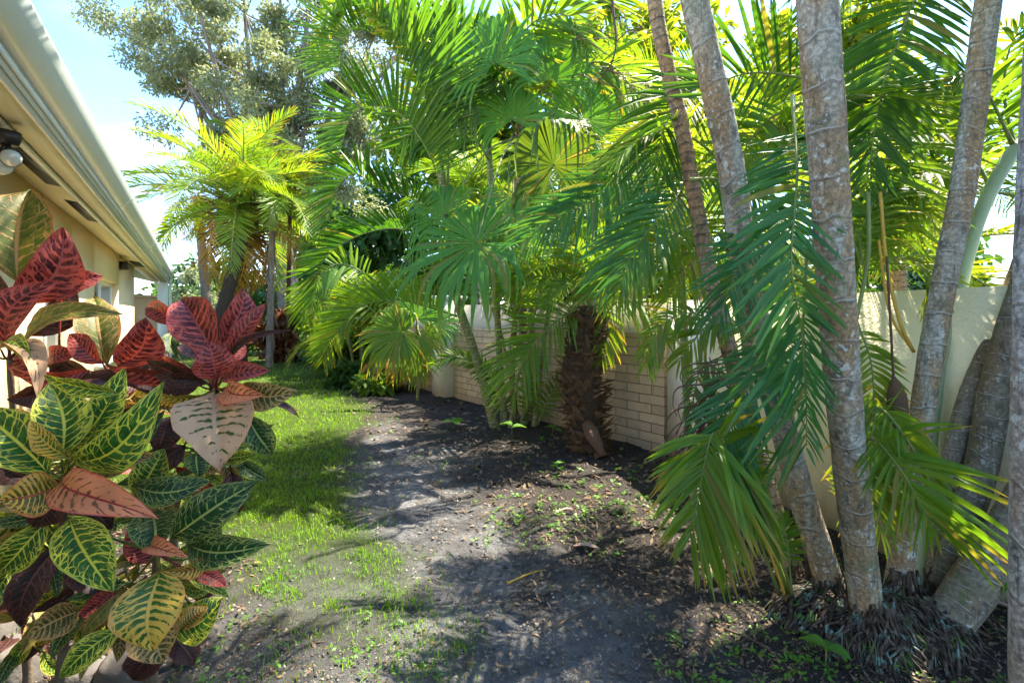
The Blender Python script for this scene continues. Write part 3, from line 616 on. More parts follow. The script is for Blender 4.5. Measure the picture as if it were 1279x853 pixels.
# ------------------------------------------------------------------ crotons in the left foreground
def croton(root, stems, label, leaves, centre, seed, fill=(), fillmat=('cR', 'cM', 'cO', 'cR', 'cA')):
    """leaves: (base px, base py, tip px, tip py, width px, colourway, depth at base, depth at tip, tilt)"""
    t = thing('croton', root, label, 'shrub', 'crotons beside the house')
    rg = random.Random(seed); byc = {}
    for s in stems:
        mb = MB(); P = crom(s, 24); mb.tube(P, np.linspace(.017, .009, 24)*(1+.12*np.sin(np.arange(24)*2.1)), 9); obj('stem', mb, M['woody'], t)
    cs = [np.asarray(c) for c in centre]
    for i, L in enumerate(leaves):
        bx, by, tx, ty, w, col, Yb, Yt = L[:8]; tilt = L[8] if len(L) > 8 else rg.uniform(-25, 25)
        B = W(bx, by, Yb); T = W(tx, ty, Yt); hw = w/2/F*(Yb+Yt)/2/math.cos(math.radians(tilt))
        c = min(cs, key=lambda q: np.linalg.norm(q-B))
        croton_leaf(byc.setdefault(col, MB()), B, T, hw, tilt, rg.uniform(.07, .20), rg.uniform(.12, .42), seed*100+i, c, None, flip=rg.choice((-1, 1)))
    for (c, n, L0, sp, e0, e1) in fill:
        for i in range(n):
            az = i*2.39996+rg.random()*.5; e = math.radians(rg.uniform(e0, e1)); c2 = np.asarray(c)+V(rg.uniform(-1, 1), rg.uniform(-1, 1), rg.uniform(-1, 1))*sp
            d = V(math.cos(az)*math.cos(e), math.sin(az)*math.cos(e), math.sin(e)); B = c2+d*.06; Ln = L0*rg.uniform(.75, 1.15)
            croton_leaf(byc.setdefault(rg.choice(fillmat), MB()), B, B+d*Ln, Ln*rg.uniform(.17, .22), rg.uniform(-30, 30), .12, .2, seed*300+i, c2, None)
    for col, mb in byc.items(): obj('foliage', mb, M[col], t, label={'cG': 'green leaves with yellow veins', 'cR': 'red leaves with pink veins', 'cY': 'yellow leaves splashed green', 'cC': 'cream leaves with green flecks', 'cD': 'dark green leaves with pale veins'}.get(col))
    return t
R0 = G(60, 835); Rb = V(-1.35, 2.35, 0)
ca = W(12, 448, 1.75); cb = W(268, 484, 1.75); cc = W(80, 594, 1.45); cd = W(196, 690, 1.55); ce = W(110, 690, 1.7)
croton(V(-1.95, 2.0, 0), [[V(-1.95, 2.0, -.03), W(30, 700, 1.95), ca], [V(-1.93, 2.02, .2), W(90, 620, 1.95), W(140, 470, 1.8)]], 'tall croton with upright red and olive leaves against the house wall', [
    (22, 352, 36, 234, 86, 'cO', 1.85, 1.95, 10), (14, 380, 79, 284, 66, 'cR', 1.72, 1.75, -10), (10, 436, 70, 350, 44, 'cR', 1.65, 1.68, 25), (34, 420, 94, 358, 42, 'cM', 1.75, 1.82, -15),
    (74, 366, 129, 344, 30, 'cR', 1.78, 1.85, 20), (26, 440, 148, 389, 26, 'cO', 1.62, 1.60, 45), (134, 456, 118, 367, 52, 'cO', 1.82, 1.92, 0), (148, 458, 182, 398, 56, 'cR', 1.75, 1.72, -10),
    (130, 454, 86, 416, 30, 'cR', 1.74, 1.72, 20), (0, 436, 38, 452, 22, 'cG', 1.6, 1.5, 30), (112, 462, 14, 464, 26, 'cR', 1.7, 1.6, 40), (235, 470, 130, 458, 24, 'cR', 1.75, 1.65, 45),
    (-8, 440, 50, 486, 30, 'cC', 1.6, 1.45, 30), (60, 455, 100, 440, 22, 'cR', 1.72, 1.7, 40), (120, 470, 60, 440, 30, 'cM', 1.78, 1.8, 30), (160, 470, 210, 440, 26, 'cM', 1.8, 1.9, 20),
    (10, 420, -40, 330, 55, 'cM', 1.75, 1.8, 0), (70, 480, 10, 500, 34, 'cM', 1.7, 1.6, 20), (150, 480, 215, 500, 30, 'cM', 1.75, 1.7, 30), (100, 475, 150, 510, 40, 'cM', 1.7, 1.62, 20), (60, 470, 20, 430, 30, 'cR', 1.75, 1.8, 30), (50, 400, 100, 395, 30, 'cO', 1.8, 1.85, 20)],
    [ca, W(140, 465, 1.8), W(75, 460, 1.78)], 1, [(W(60, 560, 1.95), 40, .17, .10, -30, 40), (W(140, 520, 1.95), 30, .15, .08, -30, 40)])
croton(V(-1.45, 2.15, 0), [[V(-1.45, 2.15, -.03), W(220, 640, 2.05), W(262, 540, 1.9), cb]], 'croton with dark red rosette and one big cream leaf beside the lawn', [
    (271, 446, 224, 370, 60, 'cR', 1.75, 1.8, 10), (226, 404, 180, 383, 28, 'cR', 1.82, 1.9, 15), (277, 428, 305, 358, 38, 'cR', 1.82, 1.9, -5), (284, 442, 332, 378, 26, 'cR', 1.75, 1.78, 20),
    (272, 474, 262, 428, 54, 'cR', 1.62, 1.58, 0), (284, 462, 362, 412, 11, 'cM', 1.7, 1.66, 10), (276, 474, 335, 462, 28, 'cR', 1.68, 1.66, 30), (287, 480, 325, 492, 36, 'cP', 1.62, 1.52, 0),
    (300, 482, 370, 489, 40, 'cT', 1.7, 1.68, -10), (268, 491, 277, 583, 100, 'cC', 1.6, 1.45, 0), (309, 518, 342, 569, 38, 'cD', 1.8, 1.85, 0), (340, 502, 374, 520, 10, 'cM', 1.8, 1.8, 40),
    (246, 566, 250, 596, 36, 'cD', 1.7, 1.66, 20), (262, 479, 180, 452, 28, 'cM', 1.75, 1.7, 30), (262, 471, 198, 446, 24, 'cR', 1.78, 1.8, 25), (265, 489, 188, 493, 16, 'cY', 1.7, 1.6, 55),
    (222, 446, 219, 412, 22, 'cD', 1.95, 2.0, 0), (215, 520, 198, 566, 44, 'cM', 1.78, 1.72, 0), (232, 556, 194, 588, 38, 'cM', 1.78, 1.75, 0), (298, 576, 336, 600, 22, 'cD', 2.0, 2.0, 0),
    (255, 500, 225, 540, 36, 'cM', 1.75, 1.7, 20), (250, 480, 200, 475, 34, 'cM', 1.74, 1.68, 30), (285, 500, 308, 540, 36, 'cM', 1.75, 1.7, 10), (268, 455, 300, 420, 40, 'cR', 1.85, 1.95, 0), (262, 455, 240, 425, 40, 'cM', 1.85, 1.95, 0), (290, 590, 300, 640, 40, 'cM', 1.9, 1.9, 0)],
    [cb], 2, [(W(250, 580, 1.95), 36, .15, .09, -50, 30)], ('cR', 'cG', 'cT', 'cG', 'cD'))
croton(V(-1.72, 1.86, 0), [[V(-1.72, 1.86, -.03), W(85, 760, 1.75), W(80, 660, 1.6), cc]], 'front croton with bright green leaves netted by yellow veins', [
    (78, 572, 62, 477, 66, 'cG', 1.42, 1.45, 0), (94, 576, 200, 483, 60, 'cG', 1.4, 1.36, 0), (92, 560, 156, 460, 44, 'cG', 1.5, 1.55, 0), (148, 491, 53, 471, 24, 'cG', 1.42, 1.36, 35),
    (62, 592, -30, 508, 70, 'cG', 1.42, 1.38, 0), (92, 592, 204, 516, 46, 'cD', 1.45, 1.5, 10), (80, 600, 188, 641, 56, 'cP', 1.38, 1.25, 0), (75, 607, 1, 625, 62, 'cA', 1.38, 1.28, 0),
    (88, 572, 36, 526, 26, 'cY', 1.38, 1.35, 40), (130, 596, 192, 568, 28, 'cT', 1.5, 1.55, 10), (45, 602, -15, 575, 46, 'cM', 1.5, 1.5, 0), (100, 580, 120, 500, 40, 'cG', 1.55, 1.6, 0), (60, 585, 10, 530, 40, 'cD', 1.55, 1.55, 0),
    (70, 610, 40, 660, 40, 'cM', 1.5, 1.5, 0), (100, 610, 140, 660, 44, 'cM', 1.55, 1.55, 0)],
    [cc], 3, [(W(60, 640, 1.7), 44, .15, .10, -60, 20), (W(20, 570, 1.7), 20, .14, .06, -40, 30)], ('cG', 'cG', 'cO', 'cD'))
croton(V(-1.35, 1.88, 0), [[V(-1.35, 1.88, -.03), W(190, 800, 1.75), cd], [V(-1.38, 1.9, .1), W(150, 780, 1.8), ce]], 'low croton with dark green leaves and a drooping yellow leaf', [
    (166, 606, 263, 599, 42, 'cD', 1.55, 1.6, 15), (214, 672, 319, 602, 60, 'cD', 1.55, 1.6, 0), (236, 680, 336, 679, 46, 'cD', 1.55, 1.5, 5), (188, 638, 193, 690, 62, 'cD', 1.6, 1.5, 0),
    (188, 682, 230, 692, 24, 'cP', 1.5, 1.4, 20), (268, 688, 208, 713, 22, 'cA', 1.52, 1.45, 20), (201, 712, 190, 813, 86, 'cY', 1.45, 1.36, 0), (184, 768, 204, 828, 62, 'cT', 1.6, 1.55, 0),
    (214, 786, 278, 746, 54, 'cG', 1.6, 1.65, 10), (246, 712, 284, 731, 22, 'cR', 1.65, 1.65, 20), (225, 786, 260, 757, 26, 'cA', 1.55, 1.6, 20), (86, 646, 141, 737, 64, 'cG', 1.48, 1.36, 0),
    (62, 648, -6, 720, 46, 'cG', 1.55, 1.5, 0), (76, 678, 24, 784, 44, 'cM', 1.6, 1.52, 0), (95, 690, 132, 745, 42, 'cM', 1.65, 1.6, 0), (142, 735, 98, 770, 32, 'cR', 1.6, 1.52, 10),
    (102, 762, 32, 797, 44, 'cT', 1.62, 1.5, 10), (152, 738, 103, 796, 20, 'cO', 1.55, 1.5, 30), (152, 784, 74, 849, 38, 'cG', 1.6, 1.5, 5), (170, 620, 205, 560, 46, 'cG', 1.65, 1.7, 0), (180, 660, 215, 610, 30, 'cT', 1.65, 1.7, 0), (200, 700, 160, 660, 36, 'cR', 1.65, 1.65, 0), (240, 700, 275, 650, 40, 'cD', 1.7, 1.75, 0), (200, 790, 165, 850, 46, 'cM', 1.68, 1.66, 0), (215, 790, 245, 830, 36, 'cM', 1.7, 1.7, 0)],
    [cd, ce, W(150, 740, 1.68)], 4, [(W(130, 740, 1.85), 46, .15, .11, -70, 20), (W(205, 720, 1.75), 26, .14, .05, -60, 10), (W(60, 760, 1.9), 24, .16, .09, -60, 20)], ('cG', 'cG', 'cD', 'cT', 'cM', 'cO'))
# stones at the foot of the crotons
for i, (p, s, lab) in enumerate((((18, 838), (.16, .12, .09), 'flat grey border stone at the corner under the crotons'), ((158, 846), (.11, .08, .07), 'small brown border stone under the low croton'), ((-30, 800), (.14, .12, .1), 'rounded grey stone at the foot of the tall croton'), ((100, 850), (.09, .07, .06), 'little mossy stone between the two larger border stones'))):
    rg = np.random.default_rng(i); mb = MB(); th = np.linspace(0, math.pi, 13); phi = np.linspace(0, 2*math.pi, 22, endpoint=False)
    a, b = np.meshgrid(th, phi, indexing='ij'); p0 = np.stack([np.sin(a)*np.cos(b), np.sin(a)*np.sin(b), np.cos(a)], -1)
    p0 = np.sign(p0)*np.abs(p0)**.7; nz = np.array([mnoise.fractal(tuple(q*1.4+i*9), .7, 2., 4) for q in p0.reshape(-1, 3)]).reshape(a.shape)
    p0 = p0*(1+.25*nz[..., None])*np.array(s); c = G(*p); k = np.arange(12)[:, None]*22; j = np.arange(22)[None]
    mb.add((p0+c+UP*s[2]*.3).reshape(-1, 3), np.stack([k+j, k+(j+1) % 22, k+22+(j+1) % 22, k+22+j], -1).reshape(-1, 4)); tag(obj('border_stone', mb, M['stone'], loc=c), lab, 'stone', 'stones edging the croton bed')

# ------------------------------------------------------------------ the big palm clump on the right
gb = V(1.72, 2.42, 0)
cl = thing('palm_clump', gb, 'multi-trunked grey palm clump with tangled roots in the right foreground', 'palm')
def tr(pix, r0, r1, mat, spacing, parent=cl, seed=0, label=None, **kw):
    mb = MB(); trunk(mb, [W(*p) for p in pix], r0, r1, spacing, seed=seed, **kw); return obj('trunk', mb, M[mat], parent, label=label)
tr([(1092, 835, 2.27), (1076, 700, 2.25), (1060, 560, 2.15), (1046, 380, 2.0), (1035, 200, 1.9), (1021, 0, 1.82), (1005, -260, 1.78), (985, -560, 1.75)], .066, .069, 'bark', .17, flare=.02, seed=1, label='thickest grey trunk')
tr([(1046, 765, 2.5), (1028, 700, 2.5), (996, 600, 2.5), (955, 440, 2.5), (930, 330, 2.45), (912, 200, 2.4), (868, 0, 2.3), (830, -200, 2.3), (800, -420, 2.3)], .063, .058, 'bark', .16, flare=.02, seed=2)
tr([(1004, 750, 2.75), (968, 640, 2.8), (937, 530, 2.9), (904, 410, 3.0), (884, 330, 3.0), (867, 240, 3.0), (850, 150, 3.0), (833, 80, 3.0), (818, 0, 3.0), (806, -150, 3.0), (800, -330, 3.)], .05, .040, 'bark_brown', .06, flare=.03, seed=3, bulge=.05)
tr([(1126, 745, 2.5), (1130, 660, 2.52), (1150, 530, 2.55), (1164, 440, 2.55), (1184, 330, 2.55), (1204, 230, 2.55), (1235, 0, 2.55), (1262, -200, 2.5), (1280, -350, 2.5)], .053, .056, 'bark', .19, flare=.03, seed=4)
tr([(1150, 740, 2.68), (1158, 600, 2.8), (1168, 488, 2.8), (1178, 425, 2.8), (1196, 371, 2.8), (1208, 320, 2.8), (1230, 255, 2.8), (1262, 195, 2.8), (1300, 140, 2.8), (1325, -60, 2.8), (1335, -260, 2.8)], .038, .034, 'shaft', .3, seed=5, label='smooth pale green stem')
tr([(1172, 730, 2.6), (1182, 620, 2.62), (1196, 555, 2.62), (1212, 497, 2.62), (1240, 432, 2.62), (1266, 366, 2.62), (1300, 260, 2.62), (1330, 60, 2.6), (1345, -260, 2.6)], .052, .048, 'bark_dark', .09, seed=6)
tr([(1180, 735, 2.5), (1205, 650, 2.5), (1226, 585, 2.5), (1242, 497, 2.5), (1262, 420, 2.5), (1290, 330, 2.45), (1325, 150, 2.4), (1340, -150, 2.3), (1345, -450, 2.3)], .068, .058, 'bark_dark', .12, seed=7)
tr([(1085, 870, 2.32), (1140, 822, 2.32), (1192, 765, 2.32), (1222, 722, 2.32), (1262, 664, 2.3), (1325, 555, 2.22), (1368, 420, 2.15), (1385, 200, 2.1), (1390, -100, 2.1), (1392, -400, 2.1)], .092, .085, 'bark_dark', .5, seed=8, label='low leaning mossy trunk')
# root mound and hanging root mat
mb = MB(); th = np.linspace(0, 2*math.pi, 48, endpoint=False); rr = np.linspace(0, 1, 12)
a, b = np.meshgrid(rr, th, indexing='ij'); hh = .17*np.sqrt(np.clip(1-a**2.2, 0, 1))-.03
px = gb[0]+a*np.cos(b)*.46; py = gb[1]+a*np.sin(b)*.36; hz = hh+.02*fbm(px, py, 9., 3, 3)
k = np.arange(11)[:, None]*48; j = np.arange(48)[None]
mb.add(np.stack([px, py, hz], -1).reshape(-1, 3), np.stack([k+j, k+48+j, k+48+(j+1) % 48, k+(j+1) % 48], -1).reshape(-1, 4))
obj('root_mound', mb, M['root'], cl)
mb = MB(); rg = np.random.default_rng(5)
mz = lambda r: .17*np.sqrt(np.clip(1-np.minimum(r, .999)**2.2, 0, 1))-.02
for i in range(420):
    az = rg.uniform(-math.pi, .6) if i % 6 else rg.uniform(-math.pi, math.pi); r0_ = rg.uniform(.35, .95); r1_ = min(1.35, r0_+rg.uniform(.15, .55))
    n = 13; f = np.linspace(0, 1, n); az2 = az+rg.normal(0, .3)*f+rg.uniform(.01, .06)*np.sin(f*rg.uniform(4, 11)+i); r = r0_+(r1_-r0_)*f
    th_ = rg.uniform(.002, .008)
    q = V(gb[0], gb[1], 0)+np.stack([np.cos(az2)*r*.46, np.sin(az2)*r*.36, mz(r)+rg.uniform(.0, .05)*(1-f)+th_*.3+.012*np.sin(f*rg.uniform(5, 12)+i*2)-.05*np.clip(r-1, 0, 1)], 1)
    q[:, 2] = np.maximum(q[:, 2], -.015+.012*rg.random()); tk = th_*(1+.25*np.sin(f*rg.uniform(6, 16)+i))
    mb.tube(q, tk*np.linspace(1.1, .55, n), 7, r=rg.random())
for (px, py, Yb, rr_, cnt) in ((1090, 790, 2.26, .088, 110), (1040, 745, 2.5, .088, 80), (1126, 740, 2.5, .075, 50), (1002, 735, 2.73, .07, 40), (1178, 735, 2.5, .085, 44)):
    c = W(px, py, Yb); c[2] = 0
    for i in range(cnt):
        az = rg.uniform(-math.pi, .2); out = V(math.cos(az), math.sin(az), 0); L = rg.uniform(.05, .24); h = rg.uniform(.08, .26); f = np.linspace(0, 1, 9)
        q = c+out*(rr_*.85+L*f**1.5)[:, None]+UP*(h*(1-f)**1.3-.01)[:, None]+V(-out[1], out[0], 0)*(rg.uniform(.005, .035)*np.sin(f*rg.uniform(4, 9)+i))[:, None]
        mb.tube(q, np.linspace(rg.uniform(.003, .008), .003, 9), 6, r=rg.random())
obj('roots', mb, M['root'], cl)
# its fronds
HF(cl, [(990, 120, 2.35), (996, 215, 2.05), (989, 315, 1.98), (993, 364, 1.97), (1002, 416, 2.0), (1006, 500, 2.05)], 'blue', 90, .85, (1, .75), 1, droop=.14, start=.2, a0=72, a1=26, wpx=7.5, dens=.95, gap=.08, jit=.2)
HF(cl, [(1010, 300, 2.15), (1004, 400, 2.12), (1007, 470, 2.1), (1008, 520, 2.1), (1008, 560, 2.1)], 'blue', 122, .9, (1, .4), 2, droop=.2, start=.2, a0=70, a1=28, wpx=7.5, dens=.85, gap=.1, jit=.2)
HF(cl, [(974, 742, 2.5), (942, 655, 2.42), (908, 562, 2.3), (892, 540, 2.25), (880, 580, 2.2), (873, 620, 2.18), (863, 668, 2.16)], 'lime', 92, .85, (.85, 1.2), 3, droop=.28, start=.5, a0=76, a1=26, wpx=7, dens=.9, jit=.16, gap=.04)
HF(cl, [(985, 740, 2.52), (950, 640, 2.45), (925, 575, 2.4), (915, 560, 2.35), (925, 600, 2.3), (945, 650, 2.3)], 'areca', 70, .6, (.9, 1), 33, droop=.7, start=.45, a0=60, a1=25, wpx=9)
HF(cl, [(920, 430, 2.6), (912, 480, 2.5), (905, 520, 2.45), (893, 556, 2.4)], 'dead', 80, .8, (1, .15), 4, droop=.9, start=.1, a0=80, a1=50, wpx=3.2, dens=.35, pet='twig', label='dead curled frond')
HF(cl, [(1075, 560, 2.3), (1090, 548, 2.15), (1122, 582, 2.0), (1151, 630, 1.95), (1168, 662, 1.95)], 'lime', 105, .8, (.62, 1.15), 5, droop=.22, start=.15, a0=64, a1=24, wpx=7.5, dens=1.0, jit=.16, gap=.04)
HF(cl, [(1080, 540, 2.3), (1096, 510, 2.2), (1120, 530, 2.05), (1150, 575, 2.0), (1185, 625, 1.98)], 'lime', 70, .5, (.5, .8), 6, droop=.4, start=.2, a0=40, a1=18, wpx=9)
HF(cl, [(1200, -60, 3.0), (1144, 0, 2.95), (1124, 50, 2.95), (1108, 90, 2.95), (1092, 170, 2.95), (1081, 245, 2.95)], 'deep', 88, .8, (1, 1), 7, droop=.2, a0=68, a1=35, wpx=6.5)
HF(cl, [(1060, 90, 3.2), (1085, 160, 3.1), (1088, 230, 3.0), (1080, 300, 3.0)], 'areca', 120, .75, (.3, 1), 8, droop=.2, a0=80, a1=45, wpx=6)
HF(cl, [(1180, 60, 3.3), (1150, 130, 3.2), (1110, 170, 3.1), (1070, 180, 3.1)], 'deep', 80, .6, (1, 1), 9, droop=.3, a0=60, a1=30, wpx=6)
HF(cl, [(1010, 99, 2.95), (958, 91, 2.95), (915, 97, 2.95), (880, 124, 2.95)], 'deep', 118, .85, (1, .55), 10, droop=.12, a0=68, a1=40, wpx=6.5)
HF(cl, [(862, 225, 2.8), (890, 223, 2.75), (913, 229, 2.7), (952, 253, 2.65), (978, 290, 2.6)], 'deep', 62, .7, (.7, 1), 11, droop=.3, a0=60, a1=30, wpx=7)
HF(cl, [(905, 90, 3.4), (873, 108, 3.3), (849, 128, 3.2), (830, 161, 3.15), (816, 215, 3.1)], 'deep', 105, .75, (1, .7), 12, droop=.35, a0=62, a1=30, wpx=5.5)
HF(cl, [(868, 200, 3.25), (850, 240, 3.1), (820, 276, 3.0), (791, 315, 2.98), (776, 352, 2.98)], 'blue', 100, .75, (1, .48), 13, droop=.35, a0=62, a1=28, wpx=5.5)
HF(cl, [(840, 175, 3.6), (790, 205, 3.5), (740, 250, 3.45), (690, 275, 3.4), (655, 300, 3.4)], 'blue', 78, .75, (1, .8), 14, droop=.3, a0=62, a1=28, wpx=5)
HF(cl, [(870, 280, 3.5), (830, 300, 3.4), (790, 330, 3.35), (750, 365, 3.3)], 'areca', 75, .6, (1, .8), 15, droop=.4, wpx=7)
HF(cl, [(905, 415, 3.1), (870, 392, 3.1), (838, 398, 3.1), (815, 422, 3.1), (806, 455, 3.1)], 'areca', 42, .5, (.8, 1), 16, droop=.5, wpx=4.5)
HF(cl, [(960, 300, 3.0), (985, 262, 2.9), (1020, 250, 2.9), (1060, 275, 2.9), (1090, 330, 2.9)], 'areca', 60, .5, (1, 1), 17, droop=.4, wpx=6)
HF(cl, [(910, 470, 2.75), (880, 455, 2.7), (868, 490, 2.7), (862, 540, 2.7)], 'deep', 55, .6, (.4, 1), 18, droop=.5, wpx=6)
HF(cl, [(1110, 480, 2.6), (1090, 540, 2.5), (1090, 600, 2.45), (1100, 660, 2.4)], 'lime', 55, .6, (1, 1), 19, droop=.6, wpx=7)
HF(cl, [(990, 745, 2.45), (985, 690, 2.4), (978, 640, 2.4)], 'areca', 26, .8, (1, 1), 20, droop=.2, wpx=5, start=.45)
HF(cl, [(1190, 760, 2.5), (1215, 700, 2.4), (1250, 700, 2.3), (1275, 735, 2.2)], 'areca', 40, .5, (1, 1), 21, droop=.5, wpx=6, dens=.6)
HF(cl, [(1265, 180, 2.8), (1230, 110, 2.8), (1200, 90, 2.8), (1160, 120, 2.8)], 'areca', 60, .6, (1, 1), 22, droop=.3, wpx=7)
HF(cl, [(1270, 190, 2.9), (1255, 120, 2.9), (1262, 60, 2.9), (1290, 20, 2.9)], 'areca', 60, .6, (1, 1), 23, droop=.3, wpx=7, dens=.6)
HF(cl, [(1240, 240, 2.9), (1215, 200, 2.9), (1175, 205, 2.9), (1130, 240, 2.9), (1105, 300, 2.9)], 'areca', 70, .5, (1, .8), 24, droop=.35, wpx=7)
HF(cl, [(1000, 130, 3.3), (960, 150, 3.3), (930, 190, 3.2), (915, 250, 3.2)], 'areca', 70, .7, (1, 1), 25, droop=.3, wpx=7)
for i, (pix, m, l) in enumerate((([(930, 250, 3.7), (905, 285, 3.6), (870, 320, 3.55), (835, 375, 3.5)], 'lime', 62), ([(1000, 290, 3.5), (975, 300, 3.45), (940, 330, 3.4), (915, 385, 3.4)], 'lime', 62), ([(1095, 330, 2.9), (1110, 270, 2.9), (1140, 245, 2.9), (1170, 270, 2.9)], 'yellow', 55),
        ([(1085, 360, 2.9), (1075, 300, 2.9), (1095, 250, 2.9), (1140, 220, 2.9)], 'lime', 60), ([(890, 300, 3.9), (850, 290, 3.8), (800, 320, 3.7), (770, 380, 3.7)], 'lime', 60), ([(1100, 340, 2.8), (1125, 320, 2.8), (1160, 340, 2.8), (1180, 390, 2.8)], 'yellow', 45), ([(1000, 262, 2.5), (965, 285, 2.4), (925, 330, 2.35), (898, 400, 2.35)], 'blue', 66), ([(995, 410, 2.5), (965, 445, 2.4), (925, 500, 2.35), (895, 575, 2.3)], 'blue', 72), ([(1070, 400, 2.7), (1088, 450, 2.6), (1092, 510, 2.55), (1088, 570, 2.5)], 'lime', 45), ([(1050, 640, 2.6), (1085, 590, 2.5), (1125, 590, 2.4), (1165, 640, 2.35)], 'lime', 55), ([(940, 430, 3.0), (915, 400, 3.0), (880, 410, 3.0), (850, 450, 3.0)], 'lime', 48))):
    HF(cl, pix, m, l, .55, (1, 1), 120+i, droop=.35, wpx=5)
# upper crowns of the trunks, above the picture, whose shade falls on the path
frond_variants('frond_deep', 'deep', (50, -45), 58, .30, .015, count=5, droop=.3)
for c, n, az in ((W(985, -560, 1.75), 6, (1.2, 5.6)), (W(800, -420, 2.3), 5, (0, 6.28)), (W(800, -330, 3.0), 6, (0, 6.28)), (W(1280, -350, 2.5), 5, (0, 6.28)), (W(1335, -260, 2.8), 5, (-2, 2.2)), (W(1345, -260, 2.6), 4, (-2, 1.6)), (W(1345, -450, 2.3), 5, (-2, 1.6)), (W(1392, -400, 2.1), 5, (-2.2, 1.2))):
    crown(cl, c, 'frond_deep', n, 1.9, (-20, 55), int(c[0]*100), az)
frond_variants('frond_thin', 'lime', (55, -45), 60, .30, .015, count=5, droop=.25)
for c, n, L, az in ((V(1.72, 3.75, 2.35), 7, 1.4, (0, 6.28)), (V(1.35, 4.0, 2.45), 7, 1.05, (0, 6.28))):
    mb = MB(); trunk(mb, [V(c[0]-.05, c[1]-.5, .05), c*.5+V(gb[0], gb[1], 0)*.0+V(c[0], c[1], 0)*.5-V(0, .12, 0), c], .035, .03, .09, sides=10, seed=3); obj('trunk', mb, M['stem'], cl)
    crown(cl, c, 'frond_thin', n, L, (-15, 60), int(c[1]*10), az)
# yellow leaf stalks, dry spathe
for pix, m, r in (([(1100, 240, 2.7), (1108, 330, 2.68), (1124, 400, 2.65), (1142, 440, 2.62)], 'petiole_y', .009), ([(1098, 300, 2.7), (1112, 390, 2.68), (1142, 440, 2.62)], 'petiole_y', .007), ([(1085, 240, 2.6), (1085, 320, 2.6), (1070, 400, 2.6)], 'petiole', .01),
                  ([(1108, 320, 2.5), (1112, 390, 2.5), (1117, 480, 2.5)], 'sheath', .006), ([(990, 745, 2.5), (976, 700, 2.45), (940, 640, 2.42)], 'petiole', .008), ([(985, 755, 2.45), (962, 690, 2.4), (936, 640, 2.38)], 'petiole_y', .007)):
    mb = MB(); mb.tube(crom([W(*p) for p in pix], 20), r, 7); obj('leaf_stalk', mb, M[m], cl)
cur = MB()
for k, pts in enumerate((((897, 452), (860, 456), (850, 470), (857, 484)), ((899, 480), (850, 483), (841, 503), (846, 520)), ((896, 503), (850, 510), (833, 525), (830, 547)), ((893, 520), (858, 524), (836, 543), (829, 568)), ((892, 534), (858, 542), (838, 556), (826, 583)), ((894, 545), (860, 556), (840, 572), (832, 592)), ((900, 466), (872, 466), (858, 480), (868, 498)), ((896, 494), (866, 494), (848, 508), (852, 528)), ((897, 512), (868, 515), (850, 532), (842, 558)), ((899, 470), (920, 500), (945, 560), (958, 600)), ((897, 490), (925, 530), (945, 590), (948, 640)))):
    q = crom([W(a_, b_, 2.45+.03*(k % 3)) for a_, b_ in pts], 22); cur.tube(q, np.linspace(.0055, .0018, 22), 5, r=.5)
obj('dead_leaflets', cur, M['sheath'], cl)
mb = MB(); mb.tube(crom([W(1117, 470, 2.5), W(1121, 500, 2.48), W(1124, 545, 2.47), W(1122, 575, 2.47)], 12), [.006, .02, .034, .042, .045, .045, .043, .04, .034, .026, .016, .004], 9); obj('spathe', mb, M['boot'], cl)

# separate pale trunk at the picture's right edge
ep = thing('palm', V(1.56, 1.5, 0), 'pale grey palm trunk standing nearest at the right edge', 'palm')
tr([(1290, 1015, 1.5), (1289, 853, 1.5), (1291, 500, 1.5), (1297, 250, 1.5), (1308, 50, 1.5), (1330, -300, 1.5), (1360, -700, 1.5)], .052, .046, 'bark_white', .2, ep, 9)
crown(ep, W(1360, -700, 1.5), 'frond_deep', 6, 1.7, (-15, 50), 77, (-1.2, 1.8))

# ------------------------------------------------------------------ stubby date palm by the brick wall
dp = thing('date_palm', G(735, 560), 'stubby rough brown date palm trunk in front of brick wall', 'palm')
P = crom([W(738, 572, 5.6), W(732, 520, 5.6), W(727, 470, 5.6), W(733, 420, 5.62), W(737, 385, 5.65)], 50)
mb = MB(); mb.tube(P, np.interp(np.linspace(0, 1, 50), [0, .1, .35, .7, 1], [.17, .17, .20, .19, .17]), 18); obj('trunk', mb, M['fibre'], dp)
mb = MB(); rg = np.random.default_rng(3)
for i in range(360):
    f = (i+rg.random())/360; c = P[int(f*49)]; az = i*2.39996+rg.normal(0, .2); r = np.interp(f, [0, .1, .35, .7, 1], [.17, .17, .20, .19, .17])*.95
    out = V(math.cos(az), math.sin(az), 0); sd = V(-math.sin(az), math.cos(az), 0); L = rg.uniform(.04, .20); up = rg.uniform(-.35, .9); p = c+out*r; e = p+nrm(out*.6+UP*up+sd*rg.normal(0, .35))*L; w = rg.uniform(.022, .055); dn = UP*.045
    mb.add([p-sd*w, p+sd*w, e+sd*w*.55, e-sd*w*.55, p-sd*w-dn, p+sd*w-dn], [[0, 1, 2, 3], [4, 3, 2, 5]], [[0, 3, 4], [1, 5, 2]], r=rg.random())
for i in range(900):
    c = P[rg.integers(3, 50)]; az = rg.random()*6.28; out = V(math.cos(az), math.sin(az), 0); p = c+out*.19; q = p+rg.normal(0, .07, 3)+out*.05; mb.tube([p, (p+q)/2+out*.02, q], [.003, .0025, .0015], 3, False, r=rg.random())
obj('leaf_bases', mb, M['boot'], dp, smooth=False)
tp = W(737, 382, 5.65)
HF(dp, [(737, 388, 5.6), (716, 389, 5.5), (681, 414, 5.35), (656, 449, 5.25), (640, 492, 5.2)], 'areca', 78, .75, (1, .75), 1, droop=.2, a0=58, a1=25, wpx=3.8, dens=.85)
